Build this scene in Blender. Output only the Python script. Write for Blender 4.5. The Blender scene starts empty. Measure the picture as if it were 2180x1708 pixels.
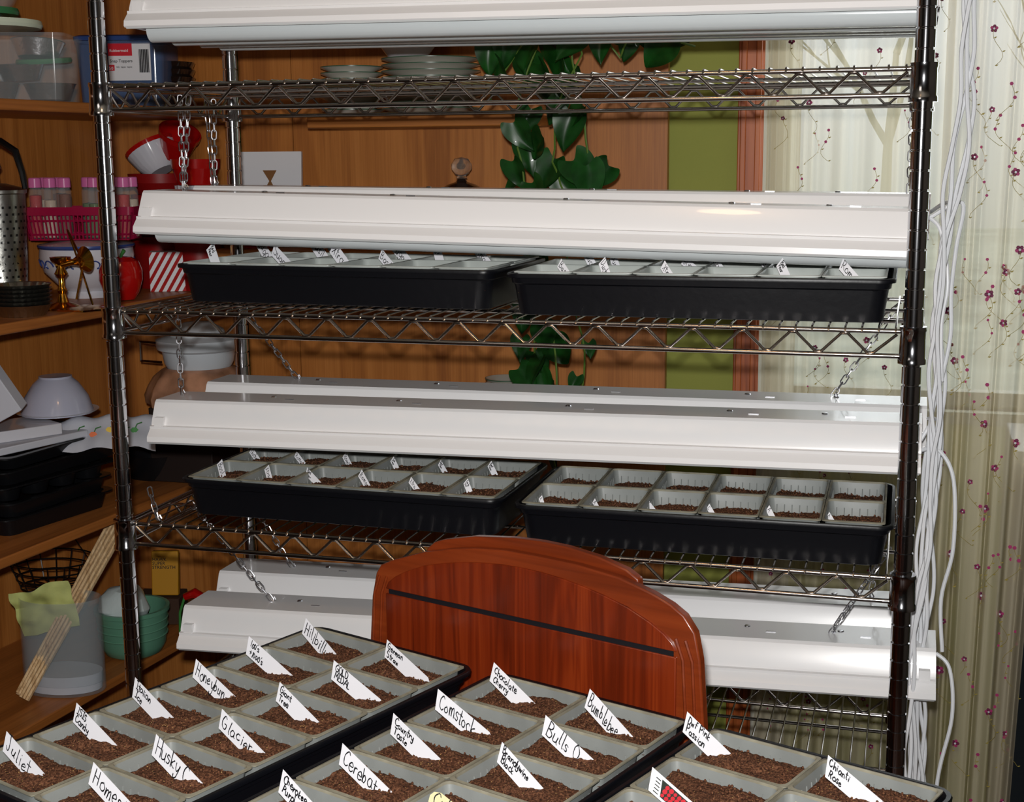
import bpy, math, random
from mathutils import Vector, Matrix, noise
random.seed(7)
SC=bpy.context.scene
COL=SC.collection
try:
    SC.view_settings.view_transform='Standard'
except Exception: pass

# ------------------------------------------------------------------ materials
def lin(c):
    return tuple(((x/255.)/12.92 if x/255.<=.04045 else ((x/255.+.055)/1.055)**2.4) for x in c)+(1.,)
def newmat(name):
    m=bpy.data.materials.new(name); m.use_nodes=True
    return m,m.node_tree,m.node_tree.nodes['Principled BSDF']
def mat(name,c,rough=.5,metal=0.,spec=.5,bump=0.,bscale=200.,coat=0.,trans=0.,alpha=1.,ior=1.45,var=0.,vscale=8.):
    m,nt,b=newmat(name)
    b.inputs['Base Color'].default_value=lin(c); b.inputs['Roughness'].default_value=rough
    b.inputs['Metallic'].default_value=metal; b.inputs['Specular IOR Level'].default_value=spec
    b.inputs['Coat Weight'].default_value=coat; b.inputs['Transmission Weight'].default_value=trans
    b.inputs['Alpha'].default_value=alpha; b.inputs['IOR'].default_value=ior
    tc=nt.nodes.new('ShaderNodeTexCoord')
    n=nt.nodes.new('ShaderNodeTexNoise'); n.inputs['Scale'].default_value=bscale; n.inputs['Detail'].default_value=4
    nt.links.new(tc.outputs['Object'],n.inputs['Vector'])
    if bump>0:
        bp=nt.nodes.new('ShaderNodeBump'); bp.inputs['Strength'].default_value=bump; bp.inputs['Distance'].default_value=.002
        nt.links.new(n.outputs['Fac'],bp.inputs['Height']); nt.links.new(bp.outputs['Normal'],b.inputs['Normal'])
    if var>0:
        n2=nt.nodes.new('ShaderNodeTexNoise'); n2.inputs['Scale'].default_value=vscale; n2.inputs['Detail'].default_value=5
        nt.links.new(tc.outputs['Object'],n2.inputs['Vector'])
        r=nt.nodes.new('ShaderNodeValToRGB')
        l=lin(c); r.color_ramp.elements[0].position=.3; r.color_ramp.elements[1].position=.7
        r.color_ramp.elements[0].color=tuple(x*(1-var) for x in l[:3])+(1,); r.color_ramp.elements[1].color=tuple(min(1,x*(1+var)) for x in l[:3])+(1,)
        nt.links.new(n2.outputs['Fac'],r.inputs['Fac']); nt.links.new(r.outputs['Color'],b.inputs['Base Color'])
    return m
def wood(name,c1,c2,c3,axis='Z',scale=6.,rough=.4,coat=0.,dist=1.5,stretch=.06,fine=110.,wbroad=.5,lo=.3,hi=.7,croug=.15,fig=.055):
    """stretched-noise grain: broad figure + fine pores"""
    m,nt,b=newmat(name); L=nt.links
    tc=nt.nodes.new('ShaderNodeTexCoord'); mp=nt.nodes.new('ShaderNodeMapping')
    s={'X':(stretch,1,1),'Y':(1,stretch,1),'Z':(1,1,stretch)}[axis]; mp.inputs['Scale'].default_value=s
    L.new(tc.outputs['Object'],mp.inputs['Vector'])
    w=nt.nodes.new('ShaderNodeTexNoise'); w.inputs['Scale'].default_value=scale; w.inputs['Detail'].default_value=3; w.inputs['Distortion'].default_value=dist
    L.new(mp.outputs['Vector'],w.inputs['Vector'])
    k=nt.nodes.new('ShaderNodeMath'); k.operation='MULTIPLY'; k.inputs[1].default_value=46; L.new(w.outputs['Fac'],k.inputs[0])
    sn=nt.nodes.new('ShaderNodeMath'); sn.operation='SINE'; L.new(k.outputs[0],sn.inputs[0])
    mp2=nt.nodes.new('ShaderNodeMapping'); mp2.inputs['Scale'].default_value=tuple(x if x==1 else x*.35 for x in s); L.new(tc.outputs['Object'],mp2.inputs['Vector'])
    n=nt.nodes.new('ShaderNodeTexNoise'); n.inputs['Scale'].default_value=fine; n.inputs['Detail'].default_value=6; n.inputs['Roughness'].default_value=.65
    L.new(mp2.outputs['Vector'],n.inputs['Vector'])
    a1=nt.nodes.new('ShaderNodeMath'); a1.operation='MULTIPLY_ADD'; a1.inputs[1].default_value=fig; L.new(sn.outputs[0],a1.inputs[0])
    a2=nt.nodes.new('ShaderNodeMath'); a2.operation='MULTIPLY'; a2.inputs[1].default_value=wbroad; L.new(w.outputs['Fac'],a2.inputs[0])
    a3=nt.nodes.new('ShaderNodeMath'); a3.operation='MULTIPLY_ADD'; a3.inputs[1].default_value=1-wbroad; L.new(n.outputs['Fac'],a3.inputs[0]); L.new(a2.outputs[0],a3.inputs[2])
    L.new(a3.outputs[0],a1.inputs[2])
    r=nt.nodes.new('ShaderNodeValToRGB'); e=r.color_ramp.elements
    e[0].position=lo; e[0].color=lin(c1); e[1].position=hi; e[1].color=lin(c3); kk=e.new((lo+hi)/2); kk.color=lin(c2)
    L.new(a1.outputs[0],r.inputs['Fac']); L.new(r.outputs['Color'],b.inputs['Base Color'])
    b.inputs['Roughness'].default_value=rough; b.inputs['Coat Weight'].default_value=coat; b.inputs['Coat Roughness'].default_value=croug
    bp=nt.nodes.new('ShaderNodeBump'); bp.inputs['Strength'].default_value=.06; bp.inputs['Distance'].default_value=.001
    L.new(n.outputs['Fac'],bp.inputs['Height']); L.new(bp.outputs['Normal'],b.inputs['Normal'])
    return m
OAK=wood('oak',(142,82,34),(174,108,48),(194,126,62),'Z',4.0,.45,.05,fine=240,fig=.07)
OAKE=wood('oak_edge',(126,72,30),(162,98,44),(182,114,56),'Y',6,.45,.05,fine=200)
OAKX=wood('oak_edge_x',(136,80,33),(172,108,50),(192,124,62),'X',6,.45,.05,fine=200)
CHERRY=wood('cherry_panel',(56,14,5),(116,38,12),(148,58,21),'Z',18,.28,.4,1.2,.06,90,.55,.25,.75,.14)
CHERRYF=wood('cherry_frame',(98,36,12),(126,50,18),(140,62,25),'X',8,.32,.35,1.,.06,croug=.12)
TABLEW=wood('table_wood',(50,20,8),(90,40,18),(110,52,24),'Y',8,.35,.2)
STICKW=wood('light_stick',(160,122,78),(214,180,134),(236,210,168),'Z',40,.6,0)
TRIMW=wood('trim_wood',(130,58,22),(176,90,40),(190,104,50),'Z',8,.45,.1)
CHROME=mat('chrome',(206,207,212),.11,1.)
CHROMEW=mat('chrome_wire',(190,184,180),.18,1.)
ZINC=mat('zinc_chain',(200,200,205),.3,1.)
WHITE=mat('white_enamel',(240,239,240),.25,0,.5,coat=.25)
WHITE2=mat('reflector_white',(228,232,232),.35)
TUBE=mat('fluorescent_glass',(212,218,220),.14,0,.6,coat=.3)
BLACKP=mat('black_tray_plastic',(11,12,17),.38,0,.4,bump=.15,bscale=60)
CORD=mat('white_cord',(226,228,232),.4)
GREEN=mat('green_wall_paint',(146,150,66),.7,bump=.1,bscale=150)
DARKW=mat('dim_wall',(80,72,64),.9,bump=.1)
CREAMW=mat('cream_wall',(126,118,104),.9,bump=.1)
FLOORM=wood('floor_wood',(38,20,12),(62,36,22),(78,46,28),'Y',9,.5)
INK=mat('black_ink',(16,14,20),.6)
TAG=mat('white_tag',(224,224,230),.45)
TAGY=mat('cream_tag',(222,212,166),.45)
BRASS=mat('brass',(214,160,60),.18,1.)
STEEL=mat('brushed_steel',(170,170,165),.3,1.,bump=.2,bscale=120)
RED=mat('red_glaze',(168,14,12),.15,coat=.5)
REDM=mat('red_enamel',(134,12,14),.4)
PINK=mat('pink_cap',(204,106,162),.35)
PINKB=mat('magenta_plastic',(148,12,58),.3,coat=.3)
WCER=mat('white_ceramic',(204,204,212),.2,coat=.5)
BLUEC=mat('blue_glaze',(52,70,130),.25)
BLACKM=mat('black_metal',(14,14,15),.35,.3)
NONST=mat('nonstick',(18,19,22),.3,.2)
GLASS=mat('clear_glass',(240,246,244),.03,0,.5,trans=.95,ior=1.35)
PLASC=mat('clear_plastic',(214,226,230),.12,0,.5,alpha=.09)
PLASB=mat('blue_clear_plastic',(90,112,152),.12,0,.5,alpha=.45)
PLIDG=mat('green_lid',(56,116,74),.35)
FOIL=mat('foil',(200,202,205),.25,1.,bump=.6,bscale=90)
GREENB=mat('green_bowl',(92,142,118),.35,coat=.2)
PAPER=mat('paper',(196,198,208),.7)
PAPERG=mat('yellowgreen_paper',(186,192,116),.7,var=.2,vscale=20)
YEL=mat('yellow_package',(186,132,22),.5)
PLATE=mat('plate_cream',(200,198,188),.25,coat=.4)
PLATEG=mat('plate_rim_green',(60,90,70),.3)
BROWNC=mat('brown_glaze',(172,124,96),.3,coat=.3,var=.5,vscale=16)
DARKC=mat('dark_glaze',(30,21,18),.15,coat=.5)
LEAF=mat('leaf',(20,64,20),.34,0,.4,coat=.1,var=.5,vscale=30)
STEM=mat('stem',(84,112,40),.5)
TERR=mat('terracotta',(150,80,50),.7)
DARKT=mat('dark_teal_lacquer',(8,18,24),.35)
FLW=mat('flower_magenta',(166,46,104),.6)
FLD=mat('flower_plum',(112,26,70),.6)
FLG=mat('thread_gold',(156,140,66),.6)
BARK=mat('bark',(176,172,150),.9,bump=.6,bscale=8)
REDL=mat('label_red',(196,20,40),.4)
LABELW=mat('label_white',(214,214,218),.4)
FLOWG=mat('flower_green',(60,130,60),.5)
ORN=mat('flower_orange',(220,110,60),.5)
GROUNDM=mat('outdoor_ground',(180,186,172),.9,var=.3,vscale=.8)
CELL=mat('grey_cell_plastic',(134,138,136),.42,0,.4,var=.12,vscale=18)
CELLR=mat('dusty_cell_rim',(134,130,114),.6,0,.3,var=.3,vscale=40)
CELLL=mat('pale_cell_plastic',(176,182,178),.3,0,.5,var=.1,vscale=18)
def soilmat():
    m,nt,b=newmat('potting_soil'); L=nt.links
    b.inputs['Roughness'].default_value=.95; b.inputs['Specular IOR Level'].default_value=.15
    tc=nt.nodes.new('ShaderNodeTexCoord')
    n=nt.nodes.new('ShaderNodeTexNoise'); n.inputs['Scale'].default_value=420; n.inputs['Detail'].default_value=6
    L.new(tc.outputs['Object'],n.inputs['Vector'])
    r=nt.nodes.new('ShaderNodeValToRGB'); e=r.color_ramp.elements
    e[0].position=.30; e[0].color=lin((34,20,14)); e[1].position=.72; e[1].color=lin((140,97,71)); k=e.new(.5); k.color=lin((93,60,43))
    L.new(n.outputs['Fac'],r.inputs['Fac'])
    v=nt.nodes.new('ShaderNodeTexVoronoi'); v.inputs['Scale'].default_value=380
    L.new(tc.outputs['Object'],v.inputs['Vector'])
    lt=nt.nodes.new('ShaderNodeMath'); lt.operation='LESS_THAN'; lt.inputs[1].default_value=.2
    L.new(v.outputs['Distance'],lt.inputs[0])
    sep=nt.nodes.new('ShaderNodeSeparateColor'); L.new(v.outputs['Color'],sep.inputs[0])
    g=nt.nodes.new('ShaderNodeMath'); g.operation='GREATER_THAN'; g.inputs[1].default_value=.74; L.new(sep.outputs[0],g.inputs[0])
    mu=nt.nodes.new('ShaderNodeMath'); mu.operation='MULTIPLY'; L.new(lt.outputs[0],mu.inputs[0]); L.new(g.outputs[0],mu.inputs[1])
    mx=nt.nodes.new('ShaderNodeMix'); mx.data_type='RGBA'; L.new(mu.outputs[0],mx.inputs['Factor']); L.new(r.outputs['Color'],mx.inputs['A']); mx.inputs['B'].default_value=lin((190,158,98))
    L.new(mx.outputs['Result'],b.inputs['Base Color'])
    bp=nt.nodes.new('ShaderNodeBump'); bp.inputs['Strength'].default_value=.7; bp.inputs['Distance'].default_value=.002
    L.new(n.outputs['Fac'],bp.inputs['Height']); L.new(bp.outputs['Normal'],b.inputs['Normal'])
    return m
SOIL=soilmat()
def sheer(name,lo,hi,c1,c2):
    m=bpy.data.materials.new(name); m.use_nodes=True; nt=m.node_tree; L=nt.links; nt.nodes.clear()
    o=nt.nodes.new('ShaderNodeOutputMaterial'); t=nt.nodes.new('ShaderNodeBsdfTransparent'); d=nt.nodes.new('ShaderNodeBsdfDiffuse'); tl=nt.nodes.new('ShaderNodeBsdfTranslucent')
    d.inputs[0].default_value=lin(c1); tl.inputs[0].default_value=lin(c2)
    a=nt.nodes.new('ShaderNodeMixShader'); a.inputs[0].default_value=.3; L.new(d.outputs[0],a.inputs[1]); L.new(tl.outputs[0],a.inputs[2])
    mx=nt.nodes.new('ShaderNodeMixShader'); 
    tc=nt.nodes.new('ShaderNodeTexCoord'); mp=nt.nodes.new('ShaderNodeMapping'); mp.inputs['Scale'].default_value=(26,0,.5); L.new(tc.outputs['Object'],mp.inputs['Vector'])
    n=nt.nodes.new('ShaderNodeTexNoise'); n.inputs['Scale'].default_value=1; n.inputs['Detail'].default_value=4; L.new(mp.outputs['Vector'],n.inputs['Vector'])
    r=nt.nodes.new('ShaderNodeMapRange'); r.inputs[1].default_value=.3; r.inputs[2].default_value=.7; r.inputs[3].default_value=lo; r.inputs[4].default_value=hi
    L.new(n.outputs['Fac'],r.inputs[0]); L.new(r.outputs[0],mx.inputs[0]); L.new(t.outputs[0],mx.inputs[1]); L.new(a.outputs[0],mx.inputs[2]); L.new(mx.outputs[0],o.inputs[0])
    return m
SHEER=sheer('sheer_curtain',.44,.66,(234,222,194),(240,230,204))
DRAPE=sheer('white_drape',.80,.95,(222,220,206),(230,226,208))

# ------------------------------------------------------------------ mesh builder
class MB:
    def __init__(s): s.v=[]; s.f=[]; s.m=[]; s.T=Matrix.Identity(4)
    def add(s,vs,fs,m=0):
        o=len(s.v); s.v+= [s.T@Vector(p) for p in vs]; s.f+=[tuple(i+o for i in f) for f in fs]
        s.m+= [m]*len(fs) if isinstance(m,int) else m
        return s
    def box(s,a,b,m=0):
        x0,y0,z0=a; x1,y1,z1=b
        return s.add([(x0,y0,z0),(x1,y0,z0),(x1,y1,z0),(x0,y1,z0),(x0,y0,z1),(x1,y0,z1),(x1,y1,z1),(x0,y1,z1)],
          [(0,3,2,1),(4,5,6,7),(0,1,5,4),(1,2,6,5),(2,3,7,6),(3,0,4,7)],m)
    def tube(s,pts,r,n=8,closed=False,m=0,cap=True):
        P=[Vector(p) for p in pts]; k=len(P); rs=r if isinstance(r,(list,tuple)) else [r]*k
        vs=[];fs=[]; prev=None
        for i in range(k):
            if closed: t=(P[(i+1)%k]-P[i-1]).normalized()
            elif i==0: t=(P[1]-P[0]).normalized()
            elif i==k-1: t=(P[-1]-P[-2]).normalized()
            else: t=((P[i+1]-P[i]).normalized()+(P[i]-P[i-1]).normalized())
            if t.length<1e-6: t=Vector((0,0,1))
            t.normalize()
            if prev is None:
                a=Vector((0,0,1)) if abs(t.z)<.9 else Vector((1,0,0)); x=t.cross(a).normalized()
            else:
                x=prev-t*prev.dot(t)
                if x.length<1e-6: x=t.orthogonal()
                x.normalize()
            prev=x; y=t.cross(x)
            for j in range(n):
                an=2*math.pi*j/n; vs.append(P[i]+(x*math.cos(an)+y*math.sin(an))*rs[i])
        for i in range(k if closed else k-1):
            for j in range(n):
                a=i*n+j; b=i*n+(j+1)%n; c=((i+1)%k)*n+(j+1)%n; d=((i+1)%k)*n+j; fs.append((a,b,c,d))
        if cap and not closed:
            fs.append(tuple(range(n-1,-1,-1))); fs.append(tuple((k-1)*n+j for j in range(n)))
        return s.add(vs,fs,m)
    def lathe(s,prof,n=24,c=(0,0,0),m=0,wob=None):
        vs=[];fs=[];k=len(prof); ms=[]
        for i,p in enumerate(prof):
            for j in range(n):
                an=2*math.pi*j/n; r=p[0]*(wob(an,i) if wob else 1.)
                vs.append((c[0]+r*math.cos(an),c[1]+r*math.sin(an),c[2]+p[1]))
        for i in range(k-1):
            for j in range(n):
                fs.append((i*n+j,i*n+(j+1)%n,(i+1)*n+(j+1)%n,(i+1)*n+j)); ms.append(prof[i][2] if len(prof[i])>2 else m)
        return s.add(vs,fs,ms)
    def poly(s,pts,t,m=0,plane='XZ'):
        n=len(pts)
        if plane=='XZ': a=[(p[0],0,p[1]) for p in pts]; b=[(p[0],t,p[1]) for p in pts]
        else: a=[(p[0],p[1],0) for p in pts]; b=[(p[0],p[1],t) for p in pts]
        return s.add(a+b,[tuple(range(n)),tuple(range(2*n-1,n-1,-1))]+[(i,i+n,(i+1)%n+n,(i+1)%n) for i in range(n)],m)
    def mesh(s,name,mats,smooth=True,ang=35):
        me=bpy.data.meshes.new(name); me.from_pydata([tuple(p) for p in s.v],[],s.f); me.update()
        for x in mats: me.materials.append(x)
        me.polygons.foreach_set('material_index',s.m)
        if smooth:
            me.polygons.foreach_set('use_smooth',[True]*len(me.polygons))
            me.set_sharp_from_angle(angle=math.radians(ang))
        me.update(); return me
def mk(name,me,parent=None,loc=(0,0,0),rot=(0,0,0),label=None,cat=None,group=None,kind=None,bevel=0.):
    o=bpy.data.objects.new(name,me); COL.objects.link(o); o.location=loc; o.rotation_euler=rot
    if parent: o.parent=parent
    if label: o['label']=label
    if cat: o['category']=cat
    if group: o['group']=group
    if kind: o['kind']=kind
    if bevel>0:
        b=o.modifiers.new('bevel','BEVEL'); b.width=bevel; b.segments=2; b.limit_method='ANGLE'; b.angle_limit=math.radians(40)
    return o
def empty(name,loc,rot=(0,0,0),**k):
    o=mk(name,None,loc=loc,rot=rot,**k); o.empty_display_size=.05; return o
def single(name,mb,mats,loc=(0,0,0),rot=(0,0,0),bevel=0.,smooth=True,**k):
    return mk(name,mb.mesh(name,mats if isinstance(mats,list) else [mats],smooth),loc=loc,rot=rot,bevel=bevel,**k)
def part(name,mb,mats,parent,loc=(0,0,0),rot=(0,0,0),bevel=0.,label=None,smooth=True):
    return mk(name,mb.mesh(name,mats if isinstance(mats,list) else [mats],smooth),parent,loc,rot,bevel=bevel,label=label)
def textmesh(body,size,mats,shear=.25,ext=0.0,linesp=.85):
    cu=bpy.data.curves.new('writing','FONT'); cu.body=body; cu.size=size; cu.shear=shear; cu.space_line=linesp; cu.offset=size*.012; cu.extrude=ext; cu.resolution_u=2
    o=bpy.data.objects.new('writing_tmp',cu); COL.objects.link(o); bpy.context.view_layer.update()
    dg=bpy.context.evaluated_depsgraph_get(); me=bpy.data.meshes.new_from_object(o.evaluated_get(dg))
    bpy.data.objects.remove(o); me.materials.clear()
    for x in mats: me.materials.append(x)
    return me
D2R=math.radians
# ------------------------------------------------------------------ camera
cyaw,cpit,crol=-.2803,.1738,-.0078
f=Vector((math.sin(cyaw)*math.cos(cpit),math.cos(cyaw)*math.cos(cpit),-math.sin(cpit)))
r=Vector((math.cos(cyaw),-math.sin(cyaw),0)); u=r.cross(f)
r2=r*math.cos(crol)+u*math.sin(crol); u2=-r*math.sin(crol)+u*math.cos(crol)
CP=Vector((1.1876,-1.8993,1.42))
cam=bpy.data.cameras.new('camera'); co=bpy.data.objects.new('camera',cam); COL.objects.link(co)
mw=Matrix.Identity(4)
for i in range(3): mw[i][0]=r2[i]; mw[i][1]=u2[i]; mw[i][2]=-f[i]; mw[i][3]=CP[i]
co.matrix_world=mw; cam.sensor_width=36; cam.lens=2977.3/2180*36; cam.clip_start=.02; SC.camera=co

# ------------------------------------------------------------------ room
def struct(name,a,b,m,label):
    return single(name,MB().box(a,b),m,kind='structure',label=label,smooth=False)
struct('floor',(-1.2,-3.2,-.05),(2.6,1.2,0),FLOORM,'dark wooden floor')
struct('ceiling',(-1.2,-3.2,2.5),(2.6,1.2,2.55),CREAMW,'cream ceiling')
struct('wall_left',(-1.25,-3.2,0),(-1.2,1.2,2.5),DARKW,'dim painted wall')
struct('wall_right',(2.55,-3.2,0),(2.6,1.2,2.5),DARKW,'dim painted wall')
struct('wall_front',(-1.2,-3.25,0),(2.6,-3.2,2.5),DARKW,'dim wall behind the table')
WX0,WX1,WZ0,WZ1=.89,2.1,.90,2.2; YW=1.06
mb=MB(); mb.box((-1.2,YW,0),(WX0,YW+.12,2.5)); mb.box((WX1,YW,0),(2.6,YW+.12,2.5)); mb.box((WX0,YW,0),(WX1,YW+.12,WZ0)); mb.box((WX0,YW,WZ1),(WX1,YW+.12,2.5))
single('wall_back',mb,GREEN,kind='structure',label='olive green painted wall with window opening',smooth=False)
mb=MB(); mb.box((.828,YW-.022,0),(.882,YW,2.3)); mb.box((.834,YW-.03,0),(.846,YW-.022,2.3)); mb.box((.864,YW-.03,0),(.876,YW-.022,2.3))
single('trim_1',mb,TRIMW,kind='structure',label='orange-brown wooden window casing',bevel=.002)
mb=MB(); mb.box((.884,YW-.03,.875),(2.14,YW+.04,.90)); 
single('trim_2',mb,mat('sill_paint',(120,124,104),.5),kind='structure',label='window sill',bevel=.002)
win=empty('window_1',(0,0,0),kind='structure',label='wide window with pale sashes')
mb=MB()
for x in (.89,2.06): mb.box((x,YW+.04,WZ0),(x+.04,YW+.09,WZ1))
for z in (WZ0,WZ1-.04): mb.box((.89,YW+.045,z),(2.1,YW+.085,z+.03))
part('window_frame',mb,mat('sash_paint',(140,144,130),.5),win,bevel=.002)
mb=MB().box((.89,YW+.062,WZ0),(2.1,YW+.066,WZ1)); 
part('window_pane',mb,mat('pane',(235,245,250),.02,alpha=.06),win)

# ------------------------------------------------------------------ outdoors
single('outdoor_ground',MB().box((-12,1.3,-.6),(16,36,-.5)),GROUNDM,kind='structure',label='pale ground outside the window')
def tree(x,y,h,seed,rad):
    random.seed(seed); mb=MB()
    def br(p,d,L,rr,lv):
        pts=[Vector(p)]; dd=Vector(d)
        for i in range(5):
            dd=(dd+Vector((random.uniform(-.16,.16),random.uniform(-.1,.1),random.uniform(-.05,.12)))).normalized(); pts.append(pts[-1]+dd*L/5)
        mb.tube(pts,[rr*(1-.12*i) for i in range(6)],6)
        if lv<4:
            for k in range(3):
                q=pts[random.choice([2,3,4,5])]; nd=(dd+Vector((random.uniform(-.9,.9),random.uniform(-.5,.5),random.uniform(-.1,.6)))).normalized()
                br(q,nd,L*.66,rr*.5,lv+1)
    br((0,0,-.5),(0,0,1),h,rad,0)
    return single('bare_tree',mb,BARK,loc=(x,y,0),label='bare grey-brown tree outside the window',cat='tree',group='trees outside the window')
tree(2.6,8,2.0,3,.07); tree(.6,20,3.4,5,.12); tree(2.6,14.5,2.4,8,.10)
random.seed(11)

# ------------------------------------------------------------------ wire rack
W,D=1.19,.4236
ZS=[1.5134,1.1758,.8386,.5016,1.851,.165]
rack=empty('wire_shelving_rack',(0,0,0),label='tall chrome wire shelving rack holding trays and lights',cat='shelving rack')
prof=[(.0,0),(.0127,0)]
z=.0254
while z<1.9:
    prof+=[(.0127,z-.0015),(.0108,z-.0009),(.0108,z+.0009),(.0127,z+.0015)]; z+=.0254
prof+=[(.0127,1.9),(.0122,1.905),(0,1.906)]
pm=MB().lathe(prof,22).mesh('post',[CHROME],ang=50)
for x,y in ((0,0),(W,0),(0,D),(W,D)): mk('post',pm,rack,(x,y,0))
def zig(mb,p,q,n,zt,zb,r=.0024):
    p=Vector(p);q=Vector(q); pts=[]
    for i in range(2*n+1):
        c=p.lerp(q,i/(2*n)); zz=zt if i%2==0 else zb
        t=(q-p)/(2*n)*.12
        if 0<i<2*n: pts.append(c-t+Vector((0,0,zz))); pts.append(c+t+Vector((0,0,zz)))
        else: pts.append(c+Vector((0,0,zz)))
    mb.tube(pts,r,6)
mb=MB(); zt,zb=.012,-.021
for y in (0,D):
    mb.tube([(.012,y,zt),(W-.012,y,zt)],.0034,8); mb.tube([(.012,y,zb),(W-.012,y,zb)],.0034,8)
    zig(mb,(.02,y,0),(W-.02,y,0),17,zt-.004,zb+.004)
for x in (0,W):
    mb.tube([(x,.012,zt),(x,D-.012,zt)],.0034,8); mb.tube([(x,.012,zb),(x,D-.012,zb)],.0034,8)
    zig(mb,(x,.02,0),(x,D-.02,0),6,zt-.004,zb+.004)
for y in (.14,.283):
    mb.tube([(0,y,zt-.003),(W,y,zt-.003)],.0028,6)
k=54
for i in range(k):
    x=.022+(W-.044)*i/(k-1)
    mb.tube([(x,-.004,zt-.001),(x,-.002,zt+.0035),(x,.003,zt+.0048),(x,D-.003,zt+.0048),(x,D+.002,zt+.0035),(x,D+.004,zt-.001)],.0016,6)
shm=mb.mesh('wire_shelf',[CHROMEW],ang=60)
slm=MB().lathe([(.0128,-.030),(.0185,-.030),(.0185,-.024),(.0172,-.022),(.0166,.012),(.0176,.014),(.0176,.019),(.0128,.0195)],22).mesh('corner_sleeve',[CHROME])
for z in ZS:
    s=mk('wire_shelf',shm,rack,(0,0,z))
    for x,y in ((0,0),(W,0),(0,D),(W,D)): mk('corner_sleeve',slm,s,(x,y,0))

# ------------------------------------------------------------------ shop lights
LEN=1.215
def hood():
    pr=[(-.0765,-.066),(-.0785,-.064),(-.0775,-.056),(-.0665,-.0445),(-.0668,-.0405),(-.0610,-.0395),(-.0605,-.036),(-.0455,-.004),(-.041,0)]
    full=pr+[(-y,z) for y,z in reversed(pr)]
    mb=MB(); h=LEN/2; n=len(full)
    vs=[(-h,y,z) for y,z in full]+[(h,y,z) for y,z in full]
    inn=[(y*.97,z-.002) for y,z in full]
    vi=[(-h+.002,y,z) for y,z in inn]+[(h-.002,y,z) for y,z in inn]
    fs=[(i,i+1,n+i+1,n+i) for i in range(n-1)]
    mb.add(vs,fs,0); mb.add(vi,[tuple(reversed(f)) for f in fs],1)
    mb.add([(-h,y,z) for y,z in full],[tuple(range(n))],0); mb.add([(h,y,z) for y,z in full],[tuple(range(n-1,-1,-1))],0)
    mb.box((-h*.98,-.03,-.03),(h*.98,.03,-.004),1)
    for x in (-.42,-.2,.08,.33,.47):
        mb.lathe([(0,.002),(.004,.0015),(.005,0)],10,(x,.012,0),2)
        mb.box((x+.03,-.01,0),(x+.045,-.008,.0012),2)
    return mb.mesh('hood',[WHITE,WHITE2,ZINC],ang=18)
HOOD=hood()
mb=MB(); mb.tube([(-LEN/2+.025,0,0),(LEN/2-.025,0,0)],.019,20); TUBEM=mb.mesh('fluorescent_tube',[TUBE],ang=50)
SOCK=MB().box((-.008,-.066,-.066),(.008,.066,-.026)).mesh('lamp_socket',[WHITE])
def light(loc,tilt,label,tz=-.068):
    o=empty('shop_light',loc,(0,-tilt,0),label=label,cat='light fixture',group='shop lights hung in the rack')
    mk('hood',HOOD,o)
    for y in (-.036,.036): mk('fluorescent_tube',TUBEM,o,(0,y,tz))
    for s in (-1,1): mk('lamp_socket',SOCK,o,(s*(LEN/2-.016),0,0))
    return o
LB='long white fluorescent shop light on chains '
light((.6,.168,1.681),-.010,LB+'atop the rack'); light((.6,.330,1.684),-.010,LB+'atop the rack')
light((.597,.168,1.356),-.022,LB+'above tagged trays',-.064); light((.600,.330,1.366),-.012,LB+'above tagged trays')
light((.600,.168,1.035),.012,LB+'above soil trays',-.050); light((.608,.330,1.036),.006,LB+'above soil trays',-.050)
light((.6335,.168,.694),.029,LB+'above bare shelf',-.050); light((.615,.330,.703),.025,LB+'above bare shelf',-.050)

# ------------------------------------------------------------------ chains
def chain(p,q,name='hanging_chain',label='zinc link chain holding up a shop light',hook=True):
    p=Vector(p);q=Vector(q); L=(q-p).length; d=(q-p).normalized(); n=max(2,int(round(L/.0125))); mb=MB()
    x=d.orthogonal().normalized(); y=d.cross(x)
    ang=random.uniform(0,1)
    for i in range(n):
        c=p+d*(L*(i+.5)/n); s=(x*math.cos(ang+i*1.57)+y*math.sin(ang+i*1.57)); pts=[]
        for k in range(12):
            a=2*math.pi*k/12; ca,sa=math.cos(a),math.sin(a)
            pts.append(c+d*(ca*.0044+ (.0040 if ca>0 else -.0040)) + s*sa*.0042)
        mb.tube(pts,.0011,5,closed=True)
    if hook: mb.tube([q-d*.004,q+Vector((.004,0,-.002)),q+Vector((.007,0,.002)),q+Vector((.004,0,.007))],.0012,5)
    return single(name,mb,ZINC,label=label,cat='chain',group='light hanging chains')
for a,b in [((.040,.168,1.518),(.037,.168,1.371)),((.055,.168,1.518),(.038,.172,1.371)),((-.0,.330,1.518),(-.006+.012,.330,1.375)),((.014,.33,1.518),(.008,.334,1.375)),
  ((1.183,.168,1.518),(1.182,.168,1.345)),((1.176,.33,1.518),(1.176,.33,1.36)),
  ((.017,.168,1.18),(.016,.168,1.031)),((.028,.345,1.18),(.146,.345,1.035)),((1.162,.345,1.18),(1.072,.345,1.040)),((1.182,.168,1.18),(1.182,.168,1.044)),
  ((.022,.168,.845),(.168,.168,.683)),((.03,.33,.845),(.130,.33,.692)),((1.17,.168,.845),(1.089,.168,.708)),((1.165,.33,.845),(1.14,.33,.717)),
  ((.04,.168,1.855),(.04,.168,1.687)),((1.15,.168,1.855),(1.15,.168,1.677)),((.04,.33,1.855),(.04,.33,1.690)),((1.15,.33,1.855),(1.15,.33,1.68)),
  ((.036,.018,.905),(.054,.008,.858))]:
    chain(a,b)

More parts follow.
